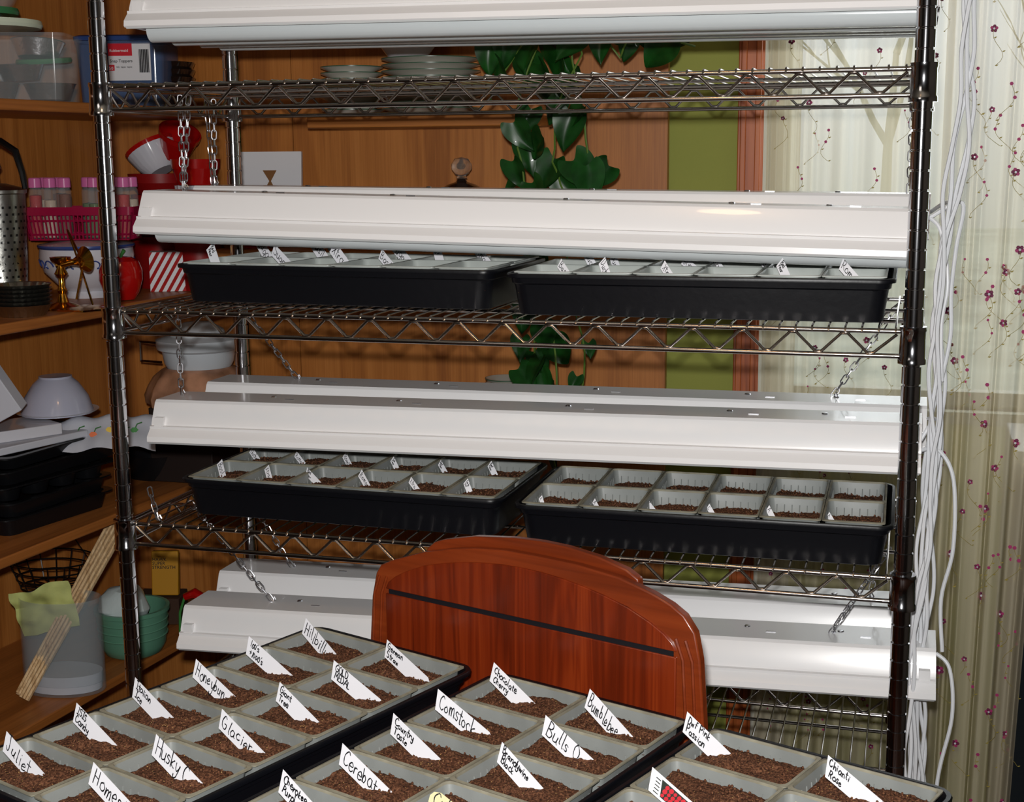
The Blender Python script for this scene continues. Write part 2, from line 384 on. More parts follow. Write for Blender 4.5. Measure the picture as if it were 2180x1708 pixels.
# ------------------------------------------------------------------ seed trays
TLx,TLy,TH=.54,.272,.06
def roundrect(w,h,rr,z,n=4):
    pts=[]
    for cx,cy,a0 in ((w/2-rr,h/2-rr,0),(-w/2+rr,h/2-rr,90),(-w/2+rr,-h/2+rr,180),(w/2-rr,-h/2+rr,270)):
        for k in range(n+1):
            a=D2R(a0+90*k/n); pts.append((cx+rr*math.cos(a),cy+rr*math.sin(a),z))
    return pts
def loft(mb,rings,m=0,cap0=False,cap1=False):
    n=len(rings[0]); vs=[p for rg in rings for p in rg]; fs=[]; ms=[]
    for i in range(len(rings)-1):
        for j in range(n): fs.append((i*n+j,i*n+(j+1)%n,(i+1)*n+(j+1)%n,(i+1)*n+j)); ms.append(m if isinstance(m,int) else m[i])
    if cap0: fs.append(tuple(range(n-1,-1,-1))); ms.append(m if isinstance(m,int) else m[0])
    if cap1: fs.append(tuple((len(rings)-1)*n+j for j in range(n))); ms.append(m if isinstance(m,int) else m[-1])
    mb.add(vs,fs,ms)
def traymesh(th,name):
    mb=MB()
    R_=[roundrect(TLx-.034,TLy-.034,.02,.0),roundrect(TLx-.030,TLy-.030,.022,.001),roundrect(TLx-.018,TLy-.018,.022,th-.016),roundrect(TLx-.012,TLy-.012,.022,th-.014),roundrect(TLx-.009,TLy-.009,.022,th-.005),
    roundrect(TLx,TLy,.022,th-.006),roundrect(TLx+.001,TLy+.001,.022,th-.002),roundrect(TLx-.001,TLy-.001,.022,th),roundrect(TLx-.009,TLy-.009,.02,th),roundrect(TLx-.013,TLy-.013,.02,th-.004),roundrect(TLx-.022,TLy-.022,.02,.036),roundrect(TLx-.034,TLy-.034,.02,.003)]
    loft(mb,R_,0,True,True); return mb.mesh(name,[BLACKP],ang=40)
TRAYM=traymesh(TH,'tray_base')
PX,PY=.0862,.1262
def cellmesh(mats):
    mb=MB(); w,h=PX-.0008,PY-.0008
    loft(mb,[roundrect(w,h,.004,TH-.0005,3),roundrect(w,h,.004,TH+.001,3),roundrect(w-.005,h-.005,.008,TH+.0016,3),roundrect(w-.0070,h-.0070,.008,TH-.001,3),roundrect(w-.0110,h-.0110,.009,TH-.022,3),roundrect(w-.021,h-.021,.009,.004,3)],[1,1,1,0,0,0],False,True)
    for sx in (-1,1):
        for k in range(8):
            y=-.042+.012*k
            mb.tube([(sx*(w/2-.0045),y,TH-.010),(sx*(w/2-.0100),y,.006)],.0008,5)
    for sy in (-1,1):
        for k in range(6):
            x=-.0275+.011*k
            mb.tube([(x,sy*(h/2-.0045),TH-.010),(x,sy*(h/2-.0100),.006)],.0008,5)
    return mb.mesh('planting_cell',mats,ang=40)
CELLM=cellmesh([CELL,CELLR]); CELLM2=cellmesh([CELLL,CELLL])
def soilmesh(seed,depth,amp,tilt=.0):
    nx,ny=30,42; w,h=PX-.0120,PY-.0120; vs=[];fs=[]
    for j in range(ny+1):
        for i in range(nx+1):
            a=(i/nx-.5);b=(j/ny-.5); x=a*w;y=b*h
            e=max(abs(a),abs(b))*2
            q=Vector((x*22+seed*7.3,y*22,seed*3.1)); z=noise.noise(q)*amp+noise.noise(q*3.5)*amp*.5+noise.noise(q*9)*amp*.35+noise.noise(q*22)*amp*.28
            z+=-(e**4)*amp*1.0
            vs.append((x,y,TH-depth+z))
    for j in range(ny):
        for i in range(nx):
            a=j*(nx+1)+i; fs.append((a,a+1,a+nx+2,a+nx+1))
    mb=MB(); mb.add(vs,fs)
    for t in range(130):
        x=random.uniform(-.46,.46)*w; y=random.uniform(-.46,.46)*h; rr=random.uniform(.0005,.0018)
        i=int((x/w+.5)*nx); j=int((y/h+.5)*ny); zz=vs[j*(nx+1)+i][2]
        mb.lathe([(0,-rr),(rr*.9,-rr*.4),(rr,rr*.3),(rr*.5,rr*.9),(0,rr)],5,(x,y,zz+rr*.5))
    return mb.mesh('soil',[SOIL],ang=80)
SOILA=[soilmesh(i,.0088,.0046) for i in range(6)]
SOILB=[soilmesh(i+20,.027,.004) for i in range(4)]
SOILC=[soilmesh(i+40,.0135,.0045) for i in range(4)]
SOILC2=[soilmesh(i+60,.0170,.0045) for i in range(4)]
def tray(loc,rotz,soils,label,group,cm=None):
    o=empty('seed_tray',loc,(0,0,rotz),label=label,cat='seed tray',group=group); mk('tray_base',TRAYM,o)
    for j in range(2):
        for i in range(6):
            c=mk('planting_cell',cm or CELLM,o,((i-2.5)*PX,(j-.5)*PY,.0015))
            s=mk('soil',random.choice(soils),c,(0,0,0),(0,0,math.pi*random.randint(0,1)))
    return o
def deck(z): return z+.0187
GT='seed trays on the rack'
B1=(.333,.210,D2R(-3)); B2=(.895,.150,D2R(.3)); C1=(.347,.170,D2R(-1.5)); C2=(.905,.147,D2R(.5))
tray((B1[0],B1[1],deck(ZS[1])),B1[2],SOILB,'black seed tray with grey cells and white tags',GT,CELLM2)
tray((B2[0],B2[1],deck(ZS[1])),B2[2],SOILB,'black seed tray with nearly empty grey cells',GT,CELLM2)
tray((C1[0],C1[1],deck(ZS[2])),C1[2],SOILC,'black seed tray with tagged soil-filled grey cells',GT)
tray((C2[0],C2[1],deck(ZS[2])),C2[2],SOILC2,'black seed tray with soil in ribbed grey cells',GT)
TTOP=.75
def placecorner(cx,cy,ang,side):
    e=Vector((math.cos(ang),math.sin(ang),0)); g=Vector((math.sin(ang),-math.cos(ang),0))
    c=Vector((cx,cy,0))-e*side*TLy/2+g*TLx/2
    return c,e,g
TT=[]
for (cx,cy,a,side,lb) in [(.700,-.363,-20.5,1,'black tray of soil cells with handwritten tags on the table'),
                      (.7255,-.3685,-19.5,-1,'black tray of tagged soil cells beside the chair back'),
                      (.996,-.4635,-21.,-1,'black tray of tagged soil cells at the table end')]:
    an=D2R(a); c,e,g=placecorner(cx,cy,an,side)
    rz=math.atan2(g.y,g.x)
    t=tray((c.x,c.y,TTOP),rz,SOILA,lb,'seed trays on the table'); TT.append((c,e,g))
# ------------------------------------------------------------------ handwriting
GL={
'a':(.58,[[(.45,.42),(.2,.5),(.02,.25),(.15,.0),(.38,.1),(.45,.45),(.45,.1),(.55,0)]]),
'b':(.52,[[(.05,1),(.05,0),(.08,.35),(.28,.5),(.45,.25),(.25,0),(.05,.08)]]),
'c':(.48,[[(.42,.42),(.2,.5),(.02,.25),(.2,0),(.45,.08)]]),
'd':(.58,[[(.42,.42),(.2,.5),(.02,.25),(.18,0),(.4,.1),(.46,1),(.45,.08),(.53,0)]]),
'e':(.5,[[(.05,.24),(.4,.3),(.28,.5),(.05,.32),(.1,.03),(.3,0),(.46,.12)]]),
'f':(.42,[[(.4,.9),(.22,.95),(.15,.6),(.15,0)],[(0,.5),(.35,.52)]]),
'g':(.54,[[(.42,.42),(.2,.5),(.02,.28),(.18,.05),(.4,.2),(.43,.45),(.42,-.2),(.2,-.38),(.03,-.25)]]),
'h':(.5,[[(.05,1),(.05,0),(.08,.3),(.25,.5),(.4,.35),(.42,0)]]),
'i':(.22,[[(.1,.48),(.1,0)],[(.1,.68),(.12,.74)]]),
'k':(.46,[[(.05,1),(.05,0)],[(.38,.5),(.07,.22),(.4,0)]]),
'l':(.24,[[(.1,1),(.09,.1),(.18,0)]]),
'm':(.66,[[(.03,.5),(.05,0),(.08,.35),(.2,.5),(.28,.35),(.28,0),(.32,.35),(.45,.5),(.53,.35),(.54,0)]]),
'n':(.5,[[(.03,.5),(.05,0),(.08,.3),(.25,.5),(.38,.35),(.4,0)]]),
'o':(.52,[[(.25,.5),(.03,.3),(.1,.02),(.35,.03),(.44,.3),(.22,.5)]]),
'p':(.5,[[(.05,.5),(.05,-.38)],[(.05,.35),(.25,.5),(.43,.28),(.25,.02),(.05,.1)]]),
'r':(.38,[[(.04,.5),(.05,0),(.08,.3),(.22,.48),(.34,.44)]]),
's':(.42,[[(.34,.44),(.15,.5),(.06,.36),(.32,.18),(.25,.01),(.03,.04)]]),
't':(.38,[[(.18,.9),(.16,.1),(.3,.02)],[(.0,.58),(.36,.6)]]),
'u':(.54,[[(.04,.5),(.05,.1),(.2,0),(.38,.15),(.4,.5),(.4,.08),(.48,0)]]),
'v':(.45,[[(.02,.5),(.2,0),(.4,.5)]]),
'w':(.6,[[(.02,.5),(.12,0),(.27,.4),(.42,0),(.52,.5)]]),
'x':(.44,[[(.02,.5),(.38,0)],[(.36,.5),(.03,0)]]),
'y':(.48,[[(.04,.5),(.08,.2),(.25,.12),(.4,.5)],[(.4,.5),(.32,-.22),(.1,-.36),(.02,-.22)]]),
'A':(.62,[[(0,0),(.28,1)],[(.28,1),(.55,0)],[(.1,.38),(.46,.38)]]),
'B':(.58,[[(.05,0),(.05,1)],[(.05,1),(.35,.98),(.42,.75),(.3,.55),(.08,.52)],[(.08,.52),(.4,.45),(.5,.22),(.35,.02),(.05,0)]]),
'C':(.6,[[(.5,.85),(.3,1),(.03,.6),(.08,.15),(.35,0),(.55,.15)]]),
'D':(.6,[[(.05,0),(.05,1)],[(.0,1),(.4,.85),(.52,.45),(.35,.05),(.05,0)]]),
'E':(.52,[[(.45,1),(.06,.98)],[(.06,.98),(.05,0)],[(.05,0),(.48,.02)],[(.06,.52),(.38,.53)]]),
'G':(.62,[[(.5,.85),(.3,1),(.03,.6),(.08,.12),(.35,0),(.52,.2),(.52,.45),(.3,.45)]]),
'H':(.6,[[(.05,1),(.05,0)],[(.48,1),(.5,0)],[(.05,.5),(.5,.52)]]),
'I':(.42,[[(.2,1),(.19,0)],[(.0,1),(.38,1)],[(0,0),(.38,.02)]]),
'J':(.52,[[(.1,1),(.5,1)],[(.32,1),(.32,.2),(.18,0),(.02,.18)]]),
'L':(.5,[[(.06,1),(.05,0)],[(.05,0),(.45,.02)]]),
'M':(.66,[[(.03,0),(.08,1)],[(.08,1),(.3,.3)],[(.3,.3),(.52,1)],[(.52,1),(.58,0)]]),
'N':(.58,[[(.04,0),(.06,1)],[(.06,1),(.46,0)],[(.46,0),(.48,1)]]),
'O':(.64,[[(.3,1),(.04,.7),(.1,.1),(.4,.02),(.56,.5),(.3,1)]]),
'P':(.54,[[(.05,1),(.05,0)],[(.03,1),(.38,.95),(.45,.7),(.3,.48),(.06,.46)]]),
'R':(.58,[[(.05,1),(.05,0)],[(.03,1),(.38,.95),(.43,.72),(.28,.5),(.06,.48)],[(.2,.48),(.5,0)]]),
'S':(.54,[[(.45,.88),(.25,1),(.05,.8),(.15,.55),(.42,.4),(.4,.1),(.2,0),(.02,.12)]]),
'T':(.56,[[(.0,1),(.54,1)],[(.27,1),(.26,0)]]),
'X':(.5,[[(.02,1),(.45,0)],[(.44,1),(.03,0)]]),
'0':(.42,[[(.2,.75),(.04,.5),(.1,.06),(.3,.08),(.36,.5),(.2,.75)]]),
'1':(.26,[[(.12,.8),(.11,0)]]),
"'":(.18,[[(.1,1),(.06,.8)]]),
'+':(.5,[[(.2,.65),(.2,.15)],[(.0,.4),(.4,.4)]]),
' ':(.34,[])}
def handwrite(txt,length,height,pen,rnd):
    lines=txt.split('\n'); n=len(lines); lh=height/(1.22*n-.1 if n>1 else 1.15)
    quads=[]
    for li,line in enumerate(lines):
        wtot=sum(GL.get(ch,GL['o'])[0]+.06 for ch in line); sx=min(lh*1.05,length/max(wtot,.1)); sy=min(lh,sx*1.9)
        base=height-lh*.98-li*lh*1.2; x=rnd.uniform(0,.002); drift=rnd.uniform(-.05,.05)
        for ch in line:
            wd,st=GL.get(ch,GL['o']); jy=rnd.uniform(-.09,.09)*sy+drift*x; sc=rnd.uniform(.84,1.14); ro=rnd.uniform(-.14,.14)
            for s in st:
                P=[((px+py*.14-py*ro)*sx*sc+x+rnd.uniform(-.02,.02)*sx,(py+px*ro)*sy*sc+base+jy+rnd.uniform(-.04,.04)*sy) for px,py in s]
                if len(P)>2:
                    Q=[]
                    for i in range(len(P)-1):
                        p0=P[max(0,i-1)];p1=P[i];p2=P[i+1];p3=P[min(len(P)-1,i+2)]
                        for q in range(4):
                            t=q/4; Q.append(tuple(.5*((2*p1[k])+(-p0[k]+p2[k])*t+(2*p0[k]-5*p1[k]+4*p2[k]-p3[k])*t*t+(-p0[k]+3*p1[k]-3*p2[k]+p3[k])*t**3) for k in (0,1)))
                    Q.append(P[-1]); P=Q
                for a,b in zip(P[:-1],P[1:]):
                    dx,dy=b[0]-a[0],b[1]-a[1]; L=math.hypot(dx,dy) or 1e-6; ux,uy=dx/L,dy/L; w=pen/2*rnd.uniform(.8,1.2)
                    quads.append([(a[0]-ux*w*.5-uy*w,a[1]-uy*w*.5+ux*w),(a[0]-ux*w*.5+uy*w,a[1]-uy*w*.5-ux*w),(b[0]+ux*w*.5+uy*w,b[1]+uy*w*.5-ux*w),(b[0]+ux*w*.5-uy*w,b[1]+uy*w*.5+ux*w)])
            x+=(wd+.06)*sx
    return quads
# ------------------------------------------------------------------ tags
TH_=D2R(-39); CT,ST=math.cos(TH_),math.sin(TH_); ANC=.056
def t2(x,y): return (x*CT-y*ST-ANC*CT, x*ST+y*CT-ANC*ST)
TW=.0225
def tagmesh(mat_,tip=.0):
    mb=MB()
    loc=[(0,0),(.070,0),(.088,TW/2),(.070,TW),(-.013,TW)]
    if tip: loc=[(0,0),(.070,0),(.088,TW/2),(.070,TW),(.002,TW),(-.006,TW*.8),(-.008,TW/2),(-.005,.003)]
    mb.poly([t2(x,y) for x,y in loc],.0006); return mb.mesh('plant_tag',[mat_],smooth=False)
TAGM=tagmesh(TAG); TAGYM=tagmesh(TAGY,1)
RW=random.Random(99)
def tag(loc,rotz,txt,label,mesh=None,scale=1.,tilt=0,group='plant tags on the table trays'):
    o=mk('plant_tag',mesh or TAGM,None,loc,(D2R(-12),D2R(tilt),rotz),label=label,cat='plant tag',group=group); o.scale=(scale,)*3
    if txt:
        mb=MB()
        for q in handwrite(txt,.056,TW*.84,.00118/scale**.4,RW):
            vs=[]
            for (x,y) in q:
                X,Z=t2(x-.013*(y/TW)+.002,y+.0024); vs.append((X,-.0005,Z))
            mb.add(vs,[(0,1,2,3)])
        part('handwriting',mb,INK,o,smooth=False)
    return o
names=[[["Hillbilly","100's\n+1000's","Honeybun","Italian\nIce","ISIS\nCandy","Juliet"],["German\nStraw","GOLD\nMEDAL","Giant\nTree","Glacier","Husky C","Homest"]],
       [["Chocolate\nCherry","Comstock","Country\nTaste","Cerebat","Cherokee\nPurple","Celebrity"],["Bumblebee","Bulls O","Brandywine\nBlack","Column","Big Boy","Better"]],
       [["Dwf Pink\nPassion","","","Early","",""],["Chianti\nRose","C","","","",""]]]
def cellpos(t,i,j):
    c,e,g=TT[t]; return c+g*((i-2.5)*PX)+e*((j-.5)*PY)
for t in range(3):
    for j in range(2):
        for i in range(6):
            tx=names[t][j][i]
            if not tx: continue
            p=cellpos(t,i,j); c,e,g=TT[t]
            p=p+e*random.uniform(-.004,.004)-g*random.uniform(-.008,.001)
            if tx.startswith('Dwf'): p-=e*.034
            if t==0 and j==1: p+=e*.013
            cream=tx in ('Column','C')
            p.z=TTOP+.0445
            if cream: p+=g*.01
            tag((p.x,p.y,p.z),D2R(random.uniform(-4,8)),tx,('cream' if cream else 'white')+' plastic plant tag handwritten '+tx.replace('\n',' ').replace("'s",'s').replace('+','and '),mesh=TAGYM if cream else TAGM,tilt=random.uniform(-5,5),scale=.72 if cream else random.uniform(.80,.88))
for (i,j,t) in ((2,0,2),):
    p=cellpos(t,i,j)-TT[t][2]*.036+TT[t][1]*.008; o=tag((p.x,p.y,TTOP+.046),D2R(8),'', 'white plant tag printed with red tomato picture',tilt=0,scale=.86)
    mb=MB()
    def tp(x,y): X,Z=t2(x,y); return (X,-.0006,Z)
    mb.add([tp(.014,.003),tp(.046,.003),tp(.046,.0195),tp(.004,.0195)],[(0,1,2,3)],0)
    for k in range(15):
        cx,cy=.015+.0056*(k%5)+.0012*(k//5),.006+.0050*(k//5); rr=.0021+.0004*((k*7)%3); cx-=.004*(k//5)*.4
        mb.add([(lambda q:(q[0],q[1]-.0003,q[2]))(tp(cx+rr*math.cos(a*.785),cy+rr*math.sin(a*.785))) for a in range(8)],[tuple(range(8))],1)
    for k in range(5): mb.add([tp(.004-.0016*k,.003+.0034*k),tp(.0105-.0016*k,.003+.0034*k),tp(.0105-.0016*k,.004+.0034*k),tp(.004-.0016*k,.004+.0034*k)],[(0,1,2,3)],0)
    part('printed_picture',mb,[mat('print_dark',(20,30,18),.4),REDL],o)
def racktags(tr,L,z,sc,grp,texts):
    X0,Y0,rz=tr
    for (i,j,dx) in L:
        x=(i-2.5)*PX+dx; y=(j-.5)*PY+.01; X=X0+x*math.cos(rz)-y*math.sin(rz); Y=Y0+x*math.sin(rz)+y*math.cos(rz)
        tag((X,Y,z),D2R(random.uniform(-6,8)),random.choice(texts),'small white handwritten tag in a rack tray cell',scale=sc*random.uniform(.85,1.12),tilt=random.uniform(0,34),group=grp)
tx=["Duchess","Xtra","Sugary","Red\nPear","Early\nGirl","Roma","Basil"]
racktags(B1,[(0,0,-.03),(0,1,.0),(1,1,.02),(2,1,-.03),(2,0,.035),(3,0,.03),(3,1,.0),(4,1,-.03),(1,0,.02),(5,1,-.03)],deck(ZS[1])+.042,.70,'plant tags on the rack trays',tx)
racktags(B2,[(0,0,.02),(0,1,.03),(1,0,-.01),(1,1,-.02),(2,0,-.0),(2,1,.02),(3,1,-.03),(4,0,-.01),(4,1,-.04),(5,0,-.0)],deck(ZS[1])+.040,.58,'plant tags on the rack trays',tx)
racktags(C1,[(i,j,-.024) for i in range(6) for j in range(2)],deck(ZS[2])+.040,.44,'plant tags on the rack trays',tx)
racktags(C2,[(i,j,-.03) for i in range(6) for j in (0,)],deck(ZS[2])+.035,.32,'plant tags on the rack trays',["A","C"])

# ------------------------------------------------------------------ dining table
rt=D2R(-20)
tb=empty('dining_table',(.445,-.272,-.010),(0,0,rt),label='dark wooden dining table covered by seed trays',cat='table')
Wt=.86
mb=MB(); loft(mb,[roundrect(Wt-.01,1.2-.01,.02,.738),roundrect(Wt,1.2,.025,.742),roundrect(Wt,1.2,.025,.756),roundrect(Wt-.008,1.192,.022,.76)],0,True,True)
part('table_top',mb,TABLEW,tb,(Wt/2-.01,-.6,-.0005))
mb=MB(); mb.box((.06,-.07,.66),(Wt-.08,-.05,.737)); mb.box((.06,-1.14,.66),(Wt-.08,-1.12,.737)); mb.box((.06,-1.12,.66),(.08,-.07,.737)); mb.box((Wt-.10,-1.12,.66),(Wt-.08,-.07,.737))
part('table_apron',mb,TABLEW,tb,bevel=.002)
lg=MB().lathe([(0,.010),(.018,.010),(.022,.03),(.02,.08),(.026,.4),(.03,.55),(.022,.58),(.03,.6),(.03,.737),(0,.737)],16).mesh('table_leg',[TABLEW])
for x,y in ((.045,-.05),(Wt-.065,-.05),(.045,-1.15),(Wt-.065,-1.15)): mk('table_leg',lg,tb,(x,y,0))

# ------------------------------------------------------------------ chair
ch=empty('dining_chair',(.7575-.013,-.361+.036,-.006),(0,0,math.atan2(-.326,.945)),label='glossy red-brown wooden dining chair with arched slotted back',cat='chair')
fo=[(-.246,.44),(-.248,.60),(-.246,.786),(-.240,.855),(-.232,.888),(-.224,.900),(-.205,.909),(-.153,.928),(-.11,.939),(-.072,.946),(-.024,.951),(.024,.951),(.08,.950),(.138,.944),(.181,.933),(.205,.924),(.222,.914),(.236,.896),(.243,.865),(.249,.786),(.251,.60),(.250,.44)]
mb=MB(); mb.poly(fo,.013)
part('backrest',mb,CHERRYF,ch,bevel=.002)
low=[(-.214,.56),(-.214,.864),(.214,.864),(.214,.56)]
def topz(x): return .898+.036*(1-(x/.19)**2)
up=[(-.214,.8705),(-.209,.880),(-.198,.889),(-.18,.899)]+[(x,topz(x)) for x in [-.15+.03*i for i in range(11)]]+[(.18,.899),(.198,.889),(.209,.880),(.214,.8705)]
for pl_ in (low,up):
    mb=MB(); mb.T=Matrix.Translation((0,-.003,0)); mb.poly(pl_,.005)
    part('veneer_panel',mb,CHERRY,ch,bevel=.001,label='streaky dark red veneer panel')
mb=MB(); mb.T=Matrix.Translation((0,-.0012,0)); mb.poly([(-.210,.8635),(-.210,.871),(.210,.871),(.210,.8635)],.003); part('slot',mb,INK,ch,label='thin black horizontal slot')
for sx in (-1,1):
    for q,(xo) in enumerate((.226,.238)):
        mb=MB(); mb.tube([(sx*xo,-.001,.56),(sx*xo,-.001,.80),(sx*(xo-.004),-.001,.862),(sx*(xo-.013),-.001,.886)],.0020,6); part('moulding',mb,CHERRYF,ch)
bk=[(-.160,.90),(-.157,.930),(-.144,.940),(-.130,.945),(-.08,.957),(-.023,.964),(.02,.966),(.056,.965),(.10,.960),(.138,.951),(.155,.942),(.160,.90)]
mb=MB(); mb.T=Matrix.Translation((0,.0135,0)); mb.poly(bk,.012); part('crest_step',mb,CHERRYF,ch,bevel=.002)
mb=MB(); loft(mb,[roundrect(.44,.40,.03,.43),roundrect(.46,.42,.03,.44),roundrect(.46,.42,.03,.455),roundrect(.44,.40,.03,.47)],0,True,True)
part('seat',mb,CHERRYF,ch,(0,-.215,0))
lg=MB().lathe([(0,.006),(.014,.006),(.018,.2),(.021,.43),(0,.43)],12).mesh('leg',[CHERRYF])
for x,y in ((-.19,-.39),(.19,-.39),(-.2,-.04),(.2,-.04)): mk('leg',lg,ch,(x,y,0))

# ------------------------------------------------------------------ hutch (back)
hb=empty('open_hutch',(0,0,0),label='orange oak open hutch against the back wall holding dishes',cat='hutch')
part('back_panel',MB().box((-.146,1.0,0),(.69,1.02,2.1)),OAK,hb)
part('back_panel',MB().box((-.276,1.003,0),(-.149,1.02,2.1)),OAK,hb)
for z,y0,x0,x1 in ((1.478,.79,-.02,.45),(1.205,.80,-.26,.686),(.87,.72,-.15,.686),(.47,.80,-.26,.686),(.05,.80,-.26,.686),(1.80,.8,-.26,.686)):
    part('shelf',MB().box((x0,y0,z),(x1,1.0,z+.022)),OAKX,hb,bevel=.003)

A4=D2R(4.5); sd=Vector((math.sin(A4),math.cos(A4),0)); nd=Vector((-math.cos(A4),math.sin(A4),0)); L0=Vector((-.35,.2,0))
def LU(s,t,z=0): p=L0+sd*s+nd*t; return (p.x,p.y,z)
lu=empty('open_shelf_unit',LU(0,0),(0,0,-A4),label='orange oak open shelf unit crowded with kitchenware',cat='shelf unit')
Z1,Z2,Z3,Z4=1.5255,1.1355,.7205,.388
for z,s1 in ((1.505,.79),(1.115,.79),(.70,.79),(Z4-.0205,.79),(.04,.79),(1.80,.79)):
    part('shelf',MB().box((-.34,-.55,z),(0,s1,z+.020)),OAKE,lu,bevel=.003)
part('back_panel',MB().box((-.36,-.55,0),(-.34,.79,2.1)),OAK,lu)
part('side_panel',MB().box((-.34,-.57,0),(0,-.55,2.1)),OAK,lu)
part('side_panel',MB().box((-.36,.7905,0),(.002,.806,2.1)),OAK,lu)

# ------------------------------------------------------------------ small-object builders
def lathe_thing(name,prof,mats,loc,label,cat,n=32,rot=(0,0,0),group=None,wob=None):
    return single(name,MB().lathe(prof,n,wob=wob),mats,loc=loc,rot=rot,label=label,cat=cat,group=group)
def bowlprof(r,h,t=.004,foot=.45):
    return [(0,0),(r*foot,0),(r*foot,.004),(r*.62,h*.2),(r*.86,h*.55),(r,h),(r-t,h),(r*.86-t,h*.56),(r*.6,h*.24),(r*.3,.012),(0,.010)]
def tub(name,loc,w,d,h,m,lidm,label,rz,lid=True,flare=.9):
    o=empty(name,loc,(0,0,rz),label=label,cat='storage container')
    mb=MB(); loft(mb,[roundrect(w*flare,d*flare,.015,0),roundrect(w*.97,d*.97,.02,h-.008),roundrect(w,d,.02,h-.006),roundrect(w,d,.02,h),roundrect(w*.95,d*.95,.018,h),roundrect(w*flare*.96,d*flare*.96,.014,.004)],0,True,True)
    part('container_body',mb,m,o)
    if lid:
        mb=MB(); loft(mb,[roundrect(w*1.01,d*1.01,.02,h+.001),roundrect(w*1.02,d*1.02,.02,h+.009),roundrect(w*.95,d*.95,.02,h+.012)],0,True,True); part('lid',mb,lidm,o)
    return o
# top shelf
o=tub('clear_storage_container',LU(.26,.13,Z1),.20,.17,.125,PLASC,PLASC,'clear plastic tub holding foil baking tins',D2R(20),lid=False)
for k,(s,t,z,tl) in enumerate(((.21,.16,.004,0),(.30,.10,.004,.0),(.25,.13,.040,.1),(.27,.10,.082,-.12))):
    p=LU(s,t,Z1+z+.002); lathe_thing('baking_tin',[(0,0),(.036,0),(.048,.030),(.050,.031),(.047,.031),(.035,.003),(0,.003)],FOIL,p,'small silver foil baking tin in a clear tub','baking tin',rot=(tl,0,0),group='foil tins in the clear tub')
lathe_thing('green_plastic_lid',[(0,0),(.05,0),(.052,.004),(.05,.009),(0,.008)],PLIDG,LU(.275,.09,Z1+.074),'green round plastic lid in the clear tub','lid',rot=(.1,0,0))
lathe_thing('round_food_container',bowlprof(.065,.05),PLASC,LU(.19,.15,Z1+.152),'clear round food container on the tub','food container')
lathe_thing('white_plastic_lid',[(0,0),(.085,0),(.088,.006),(.086,.014),(.05,.016),(0,.016)],mat('milky',(196,206,186),.3),LU(.20,.14,Z1+.134),'milky white plastic lid on the clear tub','lid')
lathe_thing('green_container_lid',[(0,0),(.060,0),(.062,.006),(.060,.012),(0,.012)],PLIDG,LU(.19,.15,Z1+.158),'green plastic lid inside round container','lid')
o=tub('blue_storage_container',LU(.60,.13,Z1+.0),.19,.15,.135,PLASB,mat('blue_lid',(38,64,120),.3),'blue translucent storage tub with red and white label',D2R(14))
lb=MB(); lb.T=Matrix.Translation((.030,.003,.022)); lb.box((-.05,-.0768,.032),(.038,-.0755,.108),0); lb.box((-.05,-.0775,.082),(.0,-.0767,.108),1); lb.box((-.0495,-.0775,.052),(-.038,-.0767,.064),1)
for k in range(12): lb.box((.014+k*.0017,-.0775,.048),(.014+k*.0017+.0008*(1+k%2),-.0767,.095),2)
lab=part('product_label',lb,[LABELW,REDL,INK],o,smooth=False,label='red and white paper label')
for txt,sz,x,z,mm in (("Rubbermaid",.008,-.047,.09,LABELW),("Snap Toppers",.0085,-.047,.069,INK),("50",.009,-.0495,.054,LABELW),("lids  tapas  tapes",.005,-.034,.058,INK)):
    me=textmesh(txt,sz,[mm],shear=.0); t=mk('label_text',me,lab,(x+.030,-.0779+.003,z+.022),(D2R(90),0,0))
for k in range(4):
    lathe_thing('dark_bowl',bowlprof(.075,.05),DARKC,(-.40,.88,Z1+.016*k),'dark glazed bowl stacked in the corner','bowl',group='stacked dark bowls')
# middle shelf
o=empty('steel_percolator',LU(.185,.15,Z2),label='perforated steel cylinder pot with black handle',cat='pot')
mb=MB(); mb.lathe([(0,0),(.05,0),(.05,.01),(.046,.02),(.050,.09),(.054,.22),(.057,.222),(.057,.228),(.05,.232),(.02,.24),(0,.241)],36)
part('pot_body',mb,STEEL,o)
mb=MB()
for a in range(26):
    for k in range(13):
        an=2*math.pi*(a+.5*(k%2))/26; z=.04+.013*k; rr=.046+.0075*(z-.02)/.2+.0012
        c,s_=math.cos(an),math.sin(an); w=.0022
        mb.add([(rr*c-w*s_,rr*s_+w*c,z-w),(rr*c+w*s_,rr*s_-w*c,z-w),(rr*c+w*s_,rr*s_-w*c,z+w),(rr*c-w*s_,rr*s_+w*c,z+w)],[(0,1,2,3)])
o2=part('perforations',mb,BLACKM,o); o2['kind']='stuff'
mb=MB(); mb.tube([(-.035,0,.235),(-.04,0,.28),(-.02,0,.315),(.02,0,.318),(.05,0,.30),(.062,0,.26),(.066,0,.23)],[.005,.006,.007,.007,.007,.006,.005],8); part('pot_handle',mb,BLACKM,o,label='curved black handle')
mb=MB(); mb.lathe([(0,.24),(.01,.243),(.008,.26),(.014,.27),(.010,.285),(0,.288)],16); part('lid_knob',mb,STEEL,o)
for k in range(6):
    lathe_thing('tart_tin',[(0,0),(.04,0),(.052,.02),(.054,.021),(.05,.02),(.039,.003),(0,.003)],STEEL,LU(.125,.055,Z2+.0075*k),'fluted steel tart tin in a stack','baking tin',n=48,wob=lambda a,i:1+.02*math.cos(24*a),group='stacked tart tins')
o=empty('brass_candlestick',LU(.235,.05,Z2),label='polished brass candlestick with branching arm',cat='candlestick')
